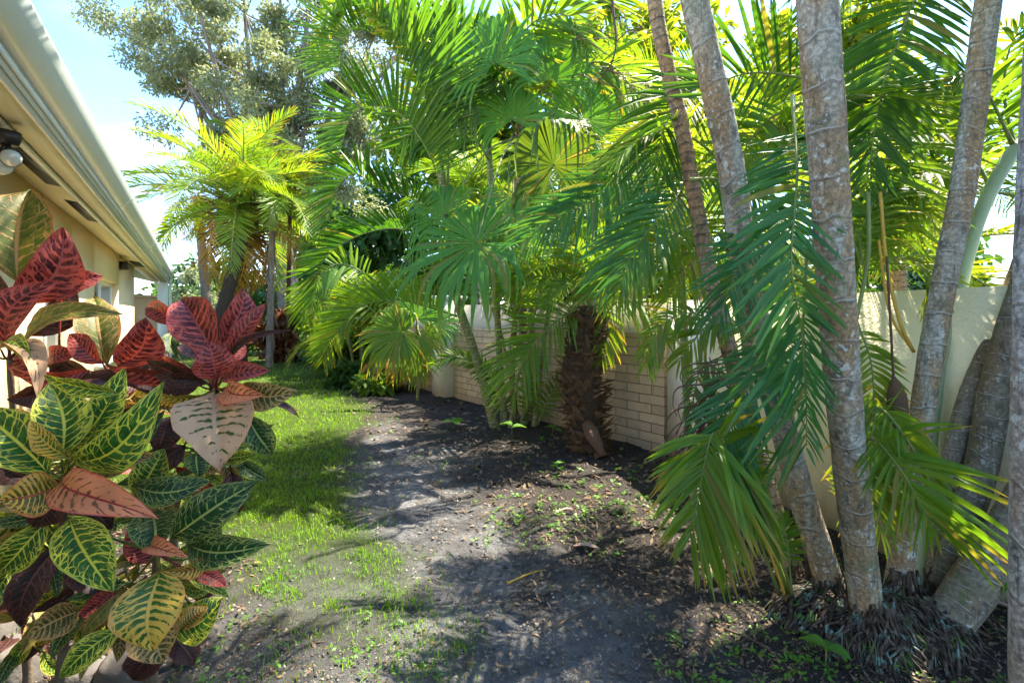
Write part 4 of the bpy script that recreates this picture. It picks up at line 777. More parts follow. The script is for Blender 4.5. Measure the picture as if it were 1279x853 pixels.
HF(dp, [(737, 385, 5.6), (770, 372, 5.4), (805, 382, 5.3), (822, 420, 5.2)], 'lime', 50, .6, (1, 1), 2, droop=.4, wpx=4)
HF(dp, [(737, 385, 5.6), (752, 385, 5.5), (760, 410, 5.45), (752, 450, 5.4)], 'lime', 26, .6, (1, 1), 3, droop=.5, wpx=5, dens=.7)
HF(dp, [(735, 385, 5.6), (700, 355, 5.5), (665, 345, 5.4), (630, 360, 5.3)], 'lime', 45, .6, (1, .8), 4, droop=.3, wpx=4.5)
HF(dp, [(737, 385, 5.6), (728, 330, 5.5), (708, 290, 5.4), (680, 270, 5.3)], 'areca', 55, .6, (1, 1), 5, droop=.2, wpx=4.5)
HF(dp, [(737, 385, 5.6), (752, 330, 5.5), (780, 300, 5.4), (812, 300, 5.3)], 'lime', 55, .6, (1, 1), 6, droop=.2, wpx=4.5)
frond_variants('frond_areca', 'areca', (60, -50), 66, .28, .013, count=6)
crown(dp, tp, 'frond_areca', 9, 1.1, (0, 45), 21, (.2, 4.2))
for pix, lab in (([(733, 528, 5.4), (743, 548, 5.2), (754, 568, 5.1)], 'dry brown palm sheath leaning on the stubby date palm trunk'),):
    s = MB(); q = crom([W(*p) for p in pix], 12); w = np.interp(np.linspace(0, 1, 12), [0, .3, 1], [.06, .085, .03])
    d = nrm(q[-1]-q[0]); sd = nrm(np.cross(d, V(0, -1, 0))); fr = nrm(np.cross(sd, d)); fr = fr if fr[1] < 0 else -fr
    ang = np.linspace(-1.2, 1.2, 9); vs = q[:, None]+sd*(w[:, None]*np.sin(ang)[None])[..., None]+fr*(w[:, None]*(np.cos(ang)-.4)[None])[..., None]+fr*(np.sin(ang*9)[None]*.006)[..., None]
    i = np.arange(11)[:, None]*9+np.arange(8)[None]; Q = np.stack([i, i+1, i+10, i+9], -1).reshape(-1, 4)
    s.add(vs.reshape(-1, 3), Q); s.add((vs-fr*.006).reshape(-1, 3), Q[:, ::-1]); tag(obj('palm_sheath', s, M['sheath'], loc=G(750, 568)), lab, 'palm sheath')

# ------------------------------------------------------------------ areca clump with ringed green stems
ar = thing('areca_palm', G(640, 528), 'areca clump with thin green ringed stems before the brick wall', 'palm')
stems = [([(619, 536, 6.75), (605, 482, 6.7), (590, 430, 6.6), (571, 372, 6.5), (560, 300, 6.4), (552, 215, 6.3)], .062, .05, 'stem'), ([(631, 532, 6.85), (626, 470, 6.85), (622, 400, 6.85), (618, 300, 6.8), (610, 170, 6.7)], .048, .04, 'stem'),
         ([(642, 528, 7.0), (640, 450, 7.0), (645, 380, 7.0), (650, 250, 7.0), (652, 120, 7.)], .045, .04, 'bark_brown'), ([(655, 530, 6.9), (660, 470, 6.9), (664, 400, 6.9), (672, 280, 6.9), (690, 130, 6.9)], .05, .04, 'stem'),
         ([(668, 532, 6.8), (674, 470, 6.75), (684, 400, 6.7), (700, 310, 6.7)], .032, .028, 'stem'), ([(637, 535, 6.7), (646, 480, 6.6), (660, 420, 6.5), (680, 350, 6.4)], .022, .018, 'stem'), ([(648, 530, 7.1), (632, 440, 7.2), (605, 350, 7.3)], .03, .025, 'stem')]
for i, (pix, r0, r1, m) in enumerate(stems): tr(pix, r0, r1, m, .12, ar, 20+i, sides=10, flare=.012)
F1 = dict(a0=78, a1=45, wpx=6)
HF(ar, [(556, 230, 6.2), (535, 130, 5.8), (515, 87, 5.6), (471, 45, 5.4), (447, 39, 5.3), (431, 49, 5.2), (423, 84, 5.2)], 'deep', 108, seed=1, edge=1, vee=60, a0=80, a1=62, droop=.02, start=.25, wpx=3.5, dens=1.0)
HF(ar, [(560, 260, 6.2), (535, 190, 5.8), (500, 142, 5.6), (465, 133, 5.5), (440, 143, 5.4), (425, 190, 5.4)], 'deep', 74, seed=2, edge=1, vee=58, a0=75, a1=55, droop=.03, start=.2, wpx=3.6, dens=.95)
HF(ar, [(560, 290, 6.2), (520, 250, 5.8), (470, 235, 5.6), (446, 217, 5.5), (422, 235, 5.4), (406, 288, 5.4)], 'deep', 62, seed=3, edge=1, vee=40, a0=72, a1=45, droop=.12, start=.2, wpx=3.6, dens=.95)
HF(ar, [(562, 310, 6.2), (500, 286, 5.9), (445, 296, 5.8), (405, 325, 5.7), (393, 372, 5.7)], 'deep', 50, seed=4, edge=1, vee=45, a0=70, a1=40, droop=.1, start=.15, wpx=3.4)
HF(ar, [(571, 395, 6.5), (540, 385, 6.3), (498, 375, 6.1), (455, 381, 6.0), (428, 406, 5.9), (404, 440, 5.9)], 'areca', 56, seed=5, edge=1, vee=52, a0=70, a1=38, droop=.08, start=.12, wpx=3.4)
HF(ar, [(560, 250, 6.3), (540, 120, 5.9), (520, 50, 5.6), (480, 0, 5.3), (440, -10, 5.2), (405, 20, 5.2), (392, 60, 5.2)], 'lime', 50, .9, (.4, 1), 6, droop=.05, start=.35, wpx=5)
HF(ar, [(560, 240, 6.3), (560, 120, 6.0), (545, 50, 5.8), (520, 20, 5.6), (480, 20, 5.5)], 'deep', 80, .85, (1, .7), 7, droop=.08, start=.3, wpx=6)
HF(ar, [(612, 180, 6.6), (600, 100, 6.2), (570, 40, 6.0), (530, 20, 5.9)], 'deep', 80, .8, (1, .8), 8, droop=.1, start=.2, wpx=6)
HF(ar, [(612, 180, 6.6), (630, 90, 6.3), (665, 30, 6.0), (710, 20, 5.9), (735, 60, 5.8)], 'areca', 75, .8, (1, .9), 9, droop=.15, start=.2, wpx=6)
HF(ar, [(652, 140, 6.9), (660, 60, 6.6), (690, 0, 6.3), (740, -20, 6.2), (780, 20, 6.2)], 'lime', 75, .7, (1, .9), 10, droop=.2, start=.2, wpx=6)

HF(ar, [(612, 200, 6.6), (575, 150, 6.3), (535, 150, 6.2), (500, 180, 6.1)], 'deep', 75, .8, (1, 1), 12, droop=.1, wpx=6)
HF(ar, [(690, 150, 6.8), (720, 90, 6.4), (760, 80, 6.2), (800, 120, 6.1)], 'lime', 70, .7, (1, 1), 13, droop=.2, wpx=6)
for q, (pix, m, l) in enumerate((([(645, 400, 6.8), (620, 330, 6.5), (585, 320, 6.3), (540, 345, 6.2)], 'areca', 50), ([(664, 400, 6.8), (690, 320, 6.6), (720, 300, 6.4), (760, 330, 6.3)], 'areca', 50), ([(640, 420, 6.8), (660, 350, 6.6), (650, 290, 6.4), (620, 270, 6.3)], 'areca', 46),
        ([(640, 525, 6.9), (612, 470, 6.8), (575, 445, 6.7), (540, 455, 6.6)], 'areca', 24), ([(655, 525, 6.8), (664, 470, 6.7), (660, 440, 6.6), (640, 430, 6.5)], 'areca', 24), ([(672, 530, 6.7), (690, 490, 6.7), (705, 470, 6.7), (712, 490, 6.7)], 'areca', 20))):
    HF(ar, pix, m, l, .6, (1, 1), 60+q, droop=.25, wpx=4)
crown(ar, W(610, 170, 6.7), 'frond_thin', 4, 1.8, (15, 55), 31, (.2, 1.6)); crown(ar, W(690, 130, 6.9), 'frond_thin', 7, 1.9, (5, 50), 32, (.2, 2.9))

# ------------------------------------------------------------------ fan palms
frond_variants('frond_lime', 'lime', (60, -55), 66, .28, .013, count=6)
fpm = thing('fan_palm', G(662, 524), 'tall fan palm with big pleated drooping leaves in the middle', 'palm')
mb = MB(); trunk(mb, [W(662, 528, 7.2), W(656, 440, 7.2), W(650, 330, 7.1), W(648, 230, 7.0), W(650, 150, 7.0)], .07, .06, .05, flare=.03, seed=40); obj('trunk', mb, M['bark_brown'], fpm)
cw = W(650, 170, 7.0)
pxv = lambda p, Y: p/F*Y
def FLp(parent, hub, R, ax, N, mat='fan', foot=None, **kw):
    h = W(*hub); fan_leaf(parent, h, cw if foot is None else foot, pxv(R, hub[2]), V(ax[0], 0.15*ax[0]*0, ax[1]), V(*N), mat, **kw)
FLp(fpm, (596, 303, 5.4), 125, (-1, .05), (-.15, -.75, .65), 'fan', span=330, nseg=52, droop=.9, seed=1)
FLp(fpm, (692, 207, 5.0), 98, (-.15, 1), (.05, -.9, -.35), 'fandark', span=300, nseg=50, droop=1.0, seed=2)
FLp(fpm, (618, 78, 5.6), 95, (-.2, 1), (-.1, -.9, .2), 'fan', span=270, nseg=44, droop=.5, seed=3)
FLp(fpm, (556, 268, 5.8), 78, (-.6, .8), (-.2, -.85, .4), 'fan', span=250, nseg=40, droop=1., seed=4)
FLp(fpm, (690, 100, 6.0), 95, (.2, 1), (.1, -.95, .1), 'fan', span=230, nseg=40, droop=.7, seed=5)
FLp(fpm, (730, 150, 6.2), 95, (.4, .9), (.1, -.95, .1), 'fan', span=230, nseg=40, droop=.9, seed=6)
FLp(fpm, (640, 150, 6.0), 85, (-.1, 1), (0, -.9, .3), 'fan', span=260, nseg=40, droop=1., seed=7)
FLp(fpm, (590, 120, 6.0), 85, (-.7, .6), (0, -.8, .5), 'fandark', span=280, nseg=44, droop=1., seed=8)
FLp(fpm, (640, 245, 6.0), 75, (.2, -1), (0, -.8, .5), 'fan', span=260, nseg=40, droop=1., seed=9)
FLp(fpm, (760, 210, 6.4), 75, (.7, .3), (0, -.85, .4), 'fan', span=260, nseg=40, droop=1., seed=10)
FLp(fpm, (700, 260, 6.2), 70, (.5, -.5), (0, -.85, .4), 'fandark', span=260, nseg=40, droop=1., seed=11)
sf = thing('fan_palm', G(522, 500), 'small fan palm on a thin stem beside the white wall pillar', 'palm')
mb = MB(); mb.tube(crom([W(522, 503, 8.85), W(523, 460, 8.85), W(521, 405, 8.85)], 14), .03, 8); obj('trunk', mb, M['stem'], sf)
st_ = W(521, 420, 8.85)
for k, a in enumerate((((502, 416, 8.3), 66, (-1, -.3), (-.1, -.9, .3)), ((521, 398, 8.5), 55, (-.1, 1), (0, -.95, .2)), ((526, 420, 8.3), 42, (.4, -1), (0, -.9, .3)), ((545, 405, 8.6), 42, (1, .4), (0, -.8, .5)), ((520, 450, 8.5), 38, (.6, -.8), (0, -.85, .5)))):
    FLp(sf, *a, 'fan' if k % 2 else 'lime', st_, span=270, nseg=36, droop=.6, seed=30+k)
bf = thing('fan_palm', V(2.3, 9.6, 0), 'sunlit yellow-green fan palm standing behind the brick wall', 'palm')
mb = MB(); trunk(mb, [V(2.3, 9.6, 0), V(2.2, 9.6, 2.5), V(2.15, 9.5, 4.6)], .11, .09, .07, seed=44); obj('trunk', mb, M['bark_brown'], bf)
rg = random.Random(4); bt = V(2.15, 9.5, 4.6)
for k in range(20):
    az = k*2.4; e = rg.uniform(-.5, 1.2); d = V(math.cos(az)*math.cos(e), math.sin(az)*math.cos(e), math.sin(e)); h = bt+d*rg.uniform(1.0, 1.4)
    fan_leaf(bf, h, bt, rg.uniform(.8, 1.05), d, nrm(UP*.8+V(0, -.6, 0)-d*.4), 'yellow' if k % 3 else 'lime', span=290, nseg=36, droop=.8, seed=50+k)
# ------------------------------------------------------------------ distant trees and palms
frond_variants('frond_gold', 'yellow', (60, -60), 64, .25, .013, count=6)
frond_variants('frond_date', 'lime', (32, -42), 84, .20, .0095, count=6, droop=.1)
frond_variants('frond_old', 'old', (20, -80), 50, .20, .014, count=3, droop=.25, pet='petiole_y')
def far_palm(px, pytop, Y, label, key, n, L, r=.14, mat='bark_far', lean=0., tilt=(-35, 50), spacing=.12, grp=None, name='palm', gy=None, old=0, extra=None):
    top = W(px, pytop, Y); b = V(top[0]+lean, Y, 0); t = thing(name, b, label, 'palm', grp)
    mb = MB(); trunk(mb, [b-UP*.1, b*.65+top*.35-V(lean*.06, 0, 0), top], r, r*.85, spacing, flare=r*.3, sides=12, seed=int(px)); obj('trunk', mb, M[mat], t)
    crown(t, top, key, n, L, tilt, int(px+pytop))
    if old: crown(t, top-UP*.1, 'frond_old', old, L*.75, (-75, -30), int(px), midribs=True)
    return t, top
dt, dtop = far_palm(300, 258, 15., 'date palm with a full yellow-green crown and shaggy brown skirt over the lawn', 'frond_date', 32, 3.9, .17, 'fibre', .05, (-38, 58), name='date_palm', old=9)
mb = MB(); rg = np.random.default_rng(8)
for i in range(420):
    az = rg.random()*6.28; z = rg.uniform(-1.1, .25); p = dtop+V(math.cos(az), math.sin(az), 0)*rg.uniform(.15, .42)+UP*z; q = p+V(math.cos(az), math.sin(az), 0)*rg.uniform(.15, .75)+UP*rg.uniform(-.5, .35); w = nrm(np.cross(q-p, V(.2, 1, .3)))*rg.uniform(.02, .06)
    mb.add([p-w, p+w, q+w*.3, q-w*.3], [[0, 1, 2, 3]], r=rg.random())
obj('leaf_bases', mb, M['boot'], dt, smooth=False)
far_palm(247, 246, 18., 'slim grey palm with orange hanging fronds beyond the house post', 'frond_old', 9, 2.6, .16, 'bark_far', .55, (-50, 20), old=6)
lp, _ = far_palm(302, 300, 14.2, 'leaning dark rough-barked palm trunk below the date palm crown', 'frond_date', 7, 1.6, .19, 'fibre', -1.1, (10, 60))
for (px, y0, Y, lab, key, r, mat) in ((341, 262, 14.6, 'palm with a shredded pale brown trunk left of the red shrub', 'frond_areca', .10, 'bark_far'), (363, 250, 16., 'thin orange-brown palm trunk rising out of the red shrub', 'frond_gold', .07, 'sheath'), (313, 200, 19., 'smooth grey leaning palm trunk behind the date palm', 'frond_areca', .17, 'bark_white')):
    t, tp_ = far_palm(px, y0, Y, lab, key, 12, 2.0, r, mat, -.1 if px > 320 else -.35, (-40, 40))
    if px == 341:
        mb = MB()
        for i in range(150):
            z = rg.uniform(.1, tp_[2]); az = rg.random()*6.28; p = V(tp_[0]-.1*(1-z/tp_[2]), Y, z)+V(math.cos(az), math.sin(az), 0)*.11; q = p+V(math.cos(az), math.sin(az), 0)*rg.uniform(0, .16)-UP*rg.uniform(.15, .5); w = V(-math.sin(az), math.cos(az), 0)*rg.uniform(.01, .035)
            mb.add([p-w, p+w, q+w*.3, q-w*.3], [[0, 1, 2, 3]], r=.6+.4*rg.random())
        obj('fibre', mb, M['litter'], t, smooth=False)

def tree(loc, label, mat, clumps, nleaf, size, limbs=(), name='tree', tmat='bark_far', tr_=.3, flat=.8, seed=0, cat='tree', elong=2.3, grp=None):
    t = thing(name, loc, label, cat, grp); mb = MB()
    for pts, r0, r1 in limbs:
        P = crom(pts, 24); mb.tube(P, np.linspace(r0, r1, 24), 10)
    if limbs: obj('trunk' if tr_ else 'stem', mb, M[tmat], t)
    mb = MB(); leaf_cloud(mb, [c[0] for c in clumps], [c[1] for c in clumps], nleaf, size, seed, flat, elong); obj('crown' if cat == 'tree' else 'foliage', mb, M[mat], t); return t
# the big fine-leaved oak over the date palm
rg = np.random.default_rng(12); Y0 = 23.; ob = V((360-CX)/F*Y0, Y0, 0); cl_ = []; limbs = []
trk = W(352, 300, Y0); limbs.append(([ob, ob*.5+trk*.5+V(.2, 0, 0), trk], .55, .42))
for (px, py, dy) in ((200, 60, -1), (180, 20, 1), (250, 20, -2), (250, 100, 1), (300, 60, 2), (350, -20, -1), (330, 90, -2), (400, 40, 1), (430, 90, 0), (470, 40, 2), (300, -60, 0), (220, -40, 2), (400, -80, -2), (440, 160, 2), (390, 130, -1), (480, 120, 2), (520, 40, 0)):
    e = W(px, py, Y0+dy); m = trk*.5+e*.5+UP*rg.uniform(-.4, .8)+rg.normal(0, .5, 3)*V(1, .5, .3); limbs.append(([trk, m, e], .2, .05))
    for k in range(11):
        f = rg.uniform(.45, 1.12); c = trk+(e-trk)*f+rg.normal(0, 1.0, 3)*V(1.1, 1, .8)
        cl_.append((c, rg.uniform(.45, 1.0)))
        if k < 5: limbs.append(([m*.4+e*.6, (m+e)/2*.4+c*.6, c], .05, .012))
tree(ob, 'large spreading tree with fine grey-green leaves above the date palm', 'oak', cl_, 80000, .085, limbs, flat=.8, seed=1)
# small far trees, shrubs
def shrub(px, py, Y, w, h, label, mat, n, size, seed, cat='shrub', grp=None, name='shrub', elong=2.):
    g = W(px, HY, Y); g[2] = 0; rg = np.random.default_rng(seed); cs = []
    for i in range(26):
        d = nrm(rg.normal(0, 1, 3)); cs.append((g+V(d[0]*w*.36, d[1]*w*.3, h*.5+d[2]*h*.36), rg.uniform(.10, .22)*(w+h)*.5))
    lim = [([g, g+V(rg.normal(0, .1)*w, rg.normal(0, .1)*w, h*.4), c[0]], .03, .008) for c in cs[:9]]
    return tree(g, label, mat, cs, n, size, lim, name=name, cat=cat, tr_=0, tmat='woody', seed=seed, grp=grp, elong=elong)
shrub(357, 440, 16.5, 1.9, 1.75, 'dark red-leaved shrub at the far end of the lawn', 'redshrub', 2600, .13, 3)
shrub(245, 300, 26, 2.2, 4.4, 'thin airy tree between the house post and the slim grey palm', 'oak', 1600, .14, 4, 'tree', None, 'tree')
shrub(222, 380, 32, 5., 3.0, 'dark bushy tree just beyond the white house post', 'shrubdark', 5000, .2, 5, 'tree', None, 'tree')
for i, (px, Y, w, h, m, lab) in enumerate(((415, 12.5, 1.5, 2.0, 'shrub', 'light green shrub to the right of the far red shrub'), (455, 12.2, 1.3, 1.3, 'shrub', 'small bright shrub against the far end of the brick wall'), (440, 10.6, 1.2, .5, 'shrubdark', 'low dark green bush at the lawn edge by the small fan palm'),
                           (400, 17, 2.4, 3.0, 'yellow', 'yellow-green shrub glowing behind the light green shrub'), (300, 19, 2.6, 1.3, 'shrub', 'green shrub on the far lawn behind the crotons'), (480, 11.8, 1.3, 1.9, 'yellow', 'golden shrub behind the small fan palm'), (470, 9.6, .8, .4, 'shrub', 'low leafy bush between lawn and the dry palm stump'))):
    shrub(px, 0, Y, w, h, lab, m, 2200 if w > 1 else 700, .085, 20+i, grp='shrubs at the far end of the garden')
# dry stump with hanging fronds
ps = thing('palm_stump', G(495, 488), 'brown dry palm stump with drooping dead fronds by the pillar', 'palm stump')
b = G(495, 488); mb = MB(); mb.tube([b, b+UP*.3, b+UP*.55], [.16, .15, .1], 12); obj('trunk', mb, M['fibre'], ps)
for i in range(14):
    put_frond(ps, arc(b+UP*.5, i*2.4, 45, -70, .85), 'dead' if i % 2 else 'old', 'twig', n=28, lmax=.2, width=.02, seed=i, droop=.5)
# arching areca at the left end of the bed
a5 = thing('areca_palm', V(-3.4, 11.3, 0), 'young areca with arching golden fronds behind the small fan palm', 'palm')
mb = MB(); b = V(-3.4, 11.3, 0)
for i in range(7):
    mb.tube(crom([b+V(math.cos(i)*.15, math.sin(i)*.15, 0), b+V(math.cos(i)*.3, math.sin(i)*.3, .8), b+V(math.cos(i)*.45, math.sin(i)*.45, 1.5)], 12), .03, 7)
obj('stem', mb, M['stem'], a5); crown(a5, b+UP*1.3, 'frond_areca', 14, 2.1, (-5, 45), 5); crown(a5, b+UP*.9, 'frond_gold', 8, 1.7, (-20, 40), 6)
for pix, m, l in (([(480, 400, 10.5), (450, 380, 10.3), (420, 400, 10.2), (404, 450, 10.2)], 'lime', 34), ([(470, 350, 10.5), (430, 330, 10.2), (400, 345, 10.), (385, 400, 10.)], 'areca', 45)):
    HF(a5, pix, m, l, .7, (1, 1), 80, droop=.3, wpx=4)

# palms beyond the wall, lit from behind
behind = [(3.3, 4.4, 1.9, 'gold', 12, 1.8, 'golden backlit palm right behind the plain stucco wall'), (5.4, 6.2, 2.9, 'lime', 13, 2.1, 'lime green palm behind the golden palm and the stucco wall'), (3.0, 7.4, 2.5, 'gold', 13, 2.0, 'golden palm behind the corner of the brick wall'),
          (1.7, 9.0, 2.5, 'lime', 12, 2.1, 'lime green palm behind the stubby date palm'), (.3, 10.6, 2.7, 'gold', 15, 2.2, 'golden palm behind the areca clump'), (8.2, 12.6, 5.6, 'areca', 14, 2.6, 'tall green palm well behind the stucco wall'), (2.9, 11.5, 5.0, 'gold', 16, 2.6, 'tall golden palm behind the sunlit fan palm'),
          (-.6, 12.6, 4.2, 'areca', 14, 2.4, 'tall green palm behind the golden palm and areca clump'), (4.2, 12.5, 6.2, 'lime', 14, 2.8, 'tallest lime green palm far beyond the wall'), (7.4, 6.6, 3.4, 'gold', 12, 2.3, 'golden palm beyond the wall, past the nearest pale trunk')]
for x, y, z, key, n, L, lab in behind:
    b = V(x, y, 0); t = thing('palm', b, lab, 'palm', 'palms growing beyond the garden wall'); mb = MB(); tp2 = b+V(random.uniform(-.3, .3), random.uniform(-.3, .3), z)
    trunk(mb, [b, (b+tp2)/2+V(.06, 0, 0), tp2], .09, .075, .1, sides=10, seed=int(x*10)); obj('trunk', mb, M['bark_brown'], t)
    crown(t, tp2, 'frond_'+key, n, L, (-35, 55), int(x*31+y))
for i, (x, y, w, h, m, lab) in enumerate(((3.8, 6.2, 1.6, 2.1, 'yellow', 'yellow-green shrub behind the wall under the lime palm'), (2.0, 8.2, 1.5, 1.9, 'yellow', 'yellow shrub behind the brick wall beside the lime palm'), (.4, 9.8, 1.6, 2.0, 'shrub', 'green shrub behind the brick wall and areca clump'), (-1.2, 11.4, 1.8, 2.4, 'shrub', 'green shrub beyond the wall pillar'), (5.8, 4.9, 1.8, 2.2, 'yellow', 'yellow shrub behind the stucco wall near the pale palm'), (7.5, 9.5, 3., 3.6, 'shrubdark', 'dark green bushy tree far beyond the stucco wall'))):
    shrub(CX+x/y*F, 0, y, w, h, lab, m, 1800, .085, 40+i, grp='shrubs beyond the garden wall')
for i, (x, y, z, w, lab) in enumerate(((3.5, 16., 8.5, 3.2, 'tall leafy yellow-green tree behind the palms at the top centre'), (9.5, 15., 8., 3.2, 'tall leafy yellow-green tree behind the trunks of the palm clump'), (-1.5, 18., 8.5, 3.0, 'tall green tree behind the fan palm, beyond the wall'))):
    rg = np.random.default_rng(90+i); b = V(x, y, 0); t0 = b+UP*z*.5; cs = []; li = [([b, b+V(.2, 0, z*.25), t0], .22, .16)]
    for k in range(46):
        d = nrm(rg.normal(0, 1, 3))*rg.uniform(.35, 1); c = b+UP*z+d*V(w, w*.8, z*.42); cs.append((c, rg.uniform(.5, 1.0)))
        if k < 14: li.append(([t0, (t0+c)/2+UP*.3, c], .09, .02))
    tree(b, lab, 'shrub' if i == 2 else 'yellow', cs, 9000, .17, li, seed=i+60, grp='trees beyond the garden wall')
# treeline that closes the view
mb = MB(); rg = np.random.default_rng(77); cs = []
for i in range(420):
    az = rg.uniform(-.62, .75); d = rg.uniform(36, 52); x = math.tan(az)*d; hmax = 5.5 if az < -.42 else (17. if az < .3 else 10.)
    cs.append((V(x, d, rg.uniform(.2, 1)**1.0*hmax*rg.uniform(.5, 1)), rg.uniform(1., 2.2)))
leaf_cloud(mb, [c[0] for c in cs], [c[1] for c in cs], 42000, .42, 5)
tag(obj('distant_woods', mb, M['shrubdark']), 'far green treeline closing the view behind the palms', 'woods', kind='stuff')
# bare twigs hanging from above
tw = thing('bare_branch', W(765, -60, 5.0), 'bare dark twiggy branch hanging in front of the bright canopy', 'branch'); mb = MB(); rg = np.random.default_rng(6)
main = crom([W(762, -60, 5.0), W(766, 10, 5.0), W(770, 50, 5.0), W(764, 80, 5.0), W(745, 105, 5.0)], 30); mb.tube(main, np.linspace(.018, .004, 30), 6)
for i in range(26):
    p = main[rg.integers(5, 29)]; s = rg.choice([-1, 1]); q = p+V(s*rg.uniform(.15, .5), rg.normal(0, .15), rg.uniform(-.25, .12)); m = (p+q)/2+V(0, 0, rg.uniform(-.06, .08)); mb.tube(crom([p, m, q], 8), np.linspace(.005, .002, 8), 4)
    for k in range(2):
        e = q*.6+m*.4+V(rg.normal(0, .1), rg.normal(0, .1), rg.uniform(-.2, .05)); mb.tube([m*.3+q*.7, e], [.003, .0015], 3)
obj('twigs', mb, M['twig'], tw)

# ------------------------------------------------------------------ things lying on the ground
def flatleaf(px, py, L, w, az, mat, label, name='dead_leaf', cat='dead leaf', curl=.25):
    c = G(px, py); c[2] = ground_height(c[0], c[1]); mb = MB(); d = V(math.cos(az), math.sin(az), 0); s = V(-math.sin(az), math.cos(az), 0)
    U = np.linspace(0, 1, 11); S = np.array([-1, -.5, 0, .5, 1.]); f = np.sin(np.pi*np.clip(U*.93+.05, 0, 1))**.6*w/2
    vs = c+d*((U-.5)*L)[:, None, None]+s*(f[:, None]*S[None])[..., None]+UP*((.012+curl*w*np.abs(S)[None]**2*(.6+.4*U[:, None]))+.02*np.sin(U*3)[:, None])[..., None]
    i = np.arange(10)[:, None]*5+np.arange(4)[None]; Q = np.stack([i, i+1, i+6, i+5], -1).reshape(-1, 4)
    mb.add(vs.reshape(-1, 3), Q); mb.add((vs-UP*.006).reshape(-1, 3), Q[:, ::-1]); tag(obj(name, mb, M[mat], loc=c), label, cat, 'dead leaves on the bed')
flatleaf(733, 686, .17, .05, -.35, 'paleshell', 'curled pale brown dead leaf lying on the dark mulch')
flatleaf(752, 572, .22, .14, .8, 'sheath', 'orange-brown dead leaf at the foot of the stubby date palm', curl=.15)
flatleaf(930, 748, .12, .03, -.8, 'sheath', 'narrow reddish dead leaf beside the palm roots')
flatleaf(1220, 760, .3, .05, 2.5, 'paleshell', 'long dry leaf on the litter behind the palm roots')
flatleaf(1190, 790, .26, .05, 2.2, 'sheath', 'brown dry leaf leaning against the palm roots')
flatleaf(708, 642, .12, .03, .1, 'paleshell', 'small grey dead leaf among the weeds')
for i, (p, q, r, m, lab) in enumerate((((634, 733), (682, 716), .006, 'petiole_y', 'straight yellow-green stick lying on the dark path'), ((530, 610), (562, 624), .005, 'paleshell', 'pale short twig on the mulch beside the path'), ((905, 790), (990, 842), .006, 'twig', 'long grey twig in front of the palm roots'), ((690, 790), (745, 762), .005, 'twig', 'crooked brown twig on the sunlit grit'), ((975, 690), (900, 720), .005, 'twig', 'thin twig on the mulch beside the palm clump'))):
    a = G(*p)+UP*.02; b = G(*q)+UP*.02; m_ = (a+b)/2+V(.02, .015, .012); mb = MB(); mb.tube(crom([a, m_, b], 14), np.linspace(r, r*.6, 14), 6); tag(obj('twig', mb, M[m], loc=a), lab, 'twig', 'fallen twigs')
def seedling(px, py, h, n, L, label, seed):
    c = G(px, py); c[2] = ground_height(c[0], c[1]); t = thing('seedling', c, label, 'seedling', 'seedlings in the bed'); rg = np.random.default_rng(seed); mb = MB(); st = MB()
    for i in range(n):
        az = i*2.4+rg.random(); d = V(math.cos(az), math.sin(az), .3); b = c+UP*h*rg.uniform(.6, 1); e = b+nrm(d)*L; st.tube([c, b], [.003, .002], 5)
        s = nrm(np.cross(d, UP)); U = np.array([0, .2, .45, .7, .9, 1]); f = np.array([.05, .75, 1, .7, .25, .02])*L*.38; pos = b+(e-b)*U[:, None]-UP*(.35*L*U**2)[:, None]
        vs = np.stack([pos-s*f[:, None]+UP*f[:, None]*.3, pos, pos+s*f[:, None]+UP*f[:, None]*.3], 1).reshape(-1, 3); k = np.arange(5)[:, None]*3
        mb.add(vs, np.concatenate([k+np.array([0, 1, 4, 3]), k+np.array([1, 2, 5, 4])]), r=rg.random())
    o = obj('stem', st, M['petiole'], t); obj('leaves', mb, M['weed'], t)
for i, a in enumerate(((1032, 838, .10, 3, .10, 'two-leaved green seedling in front of the palm roots'), (890, 735, .03, 4, .06, 'bright seedling left of the palm roots'), (640, 552, .22, 2, .2, 'upright lime leaf at the foot of the areca clump'), (566, 535, .14, 4, .18, 'bent green seedling left of the areca stems'), (691, 545, .12, 4, .14, 'leafy seedling between areca clump and date palm'), (697, 590, .10, 4, .10, 'green seedling in front of the date palm'), (775, 640, .08, 5, .06, 'small seedling among the weeds near the dead leaf'))):
    seedling(*a, seed=i)

# ------------------------------------------------------------------ camera, sky and sun
cam = bpy.data.cameras.new('camera'); co = bpy.data.objects.new('camera', cam); C.objects.link(co); bpy.context.scene.camera = co
co.location = (0, 0, CH); co.rotation_euler = (math.radians(90), 0, 0); cam.sensor_width = 36; cam.lens = F/1279*36; cam.shift_y = -(426.5-HY)/1279*-1*-1; cam.clip_end = 3000; cam.clip_start = .05
SAZ, SEL = math.radians(49), math.radians(60)
sd = V(math.sin(SAZ)*math.cos(SEL), math.cos(SAZ)*math.cos(SEL), math.sin(SEL))
sun = bpy.data.lights.new('sun', 'SUN'); so = bpy.data.objects.new('sun', sun); C.objects.link(so); sun.energy = 3.3; sun.angle = math.radians(.5); sun.color = (1., .90, .74)
so.rotation_euler = Vector(-sd).to_track_quat('-Z', 'Y').to_euler()
w = bpy.data.worlds.new('World'); bpy.context.scene.world = w; w.use_nodes = True; nt = w.node_tree; nt.nodes.clear()
N = nt.nodes.new; Lk = nt.links.new
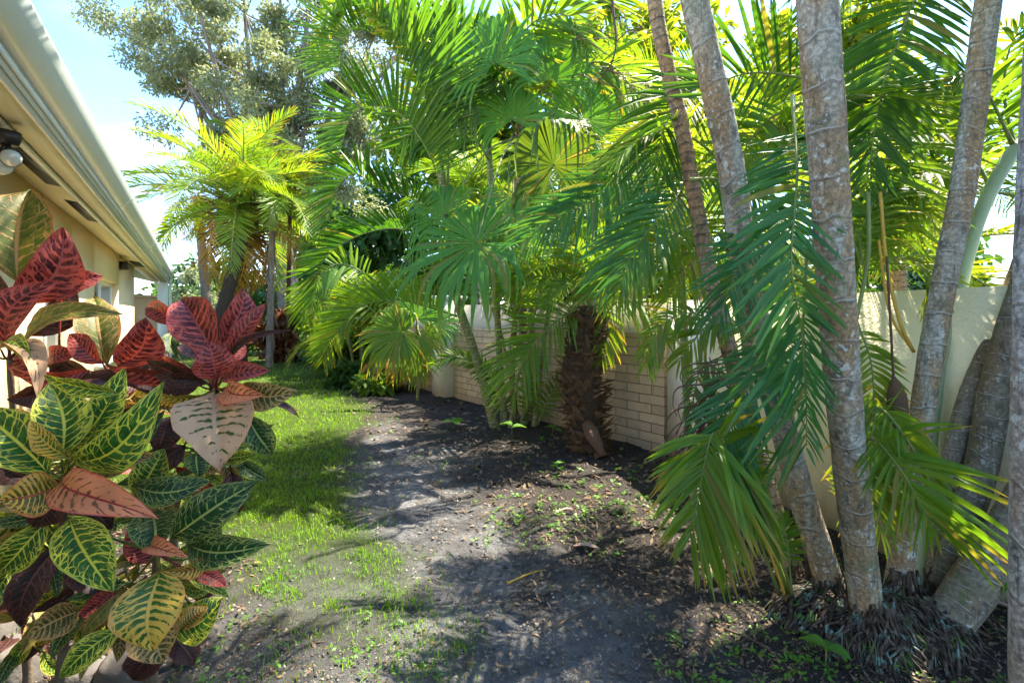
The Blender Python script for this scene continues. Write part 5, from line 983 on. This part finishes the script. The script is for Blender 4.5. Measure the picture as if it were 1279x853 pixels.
sky = N('ShaderNodeTexSky'); sky.sky_type = 'NISHITA'; sky.sun_disc = False; sky.sun_elevation = SEL; sky.sun_rotation = SAZ; sky.dust_density = .3; sky.air_density = 1.0; sky.ozone_density = 3.
tc = N('ShaderNodeTexCoord'); sx = N('ShaderNodeSeparateXYZ'); Lk(tc.outputs['Generated'], sx.inputs[0])
dv = N('ShaderNodeMath'); dv.operation = 'ADD'; Lk(sx.outputs[2], dv.inputs[0]); dv.inputs[1].default_value = .25
vd = N('ShaderNodeVectorMath'); vd.operation = 'DIVIDE'; Lk(tc.outputs['Generated'], vd.inputs[0]); Lk(dv.outputs[0], vd.inputs[1])
no = N('ShaderNodeTexNoise'); no.inputs['Scale'].default_value = 1.7; no.inputs['Detail'].default_value = 8; no.inputs['Roughness'].default_value = .6; no.inputs['Distortion'].default_value = .4; Lk(vd.outputs[0], no.inputs['Vector'])
mr = N('ShaderNodeMapRange'); mr.interpolation_type = 'SMOOTHSTEP'; mr.inputs[1].default_value = .46; mr.inputs[2].default_value = .73; mr.inputs[4].default_value = .85; Lk(no.outputs[0], mr.inputs[0])
mx = N('ShaderNodeMix'); mx.data_type = 'RGBA'; Lk(mr.outputs[0], mx.inputs[0]); hs_ = N('ShaderNodeHueSaturation'); hs_.inputs['Saturation'].default_value = 1.15; Lk(sky.outputs[0], hs_.inputs['Color']); Lk(hs_.outputs[0], mx.inputs[6]); mx.inputs[7].default_value = (2.7, 2.8, 2.95, 1)
bg = N('ShaderNodeBackground'); Lk(mx.outputs[2], bg.inputs[0]); bg.inputs[1].default_value = .092
ou = N('ShaderNodeOutputWorld'); Lk(bg.outputs[0], ou.inputs[0])
sc = bpy.context.scene
sc.view_settings.view_transform = 'Standard'; sc.view_settings.look = 'None'; sc.view_settings.gamma = 1; sc.view_settings.use_curve_mapping = False; sc.view_settings.exposure = 2.9
sc.render.engine = 'CYCLES'; sc.cycles.use_denoising = True; sc.cycles.max_bounces = 8; sc.cycles.diffuse_bounces = 4; sc.cycles.glossy_bounces = 2; sc.cycles.transmission_bounces = 5; sc.cycles.sample_clamp_indirect = 8
sc.render.use_persistent_data = False
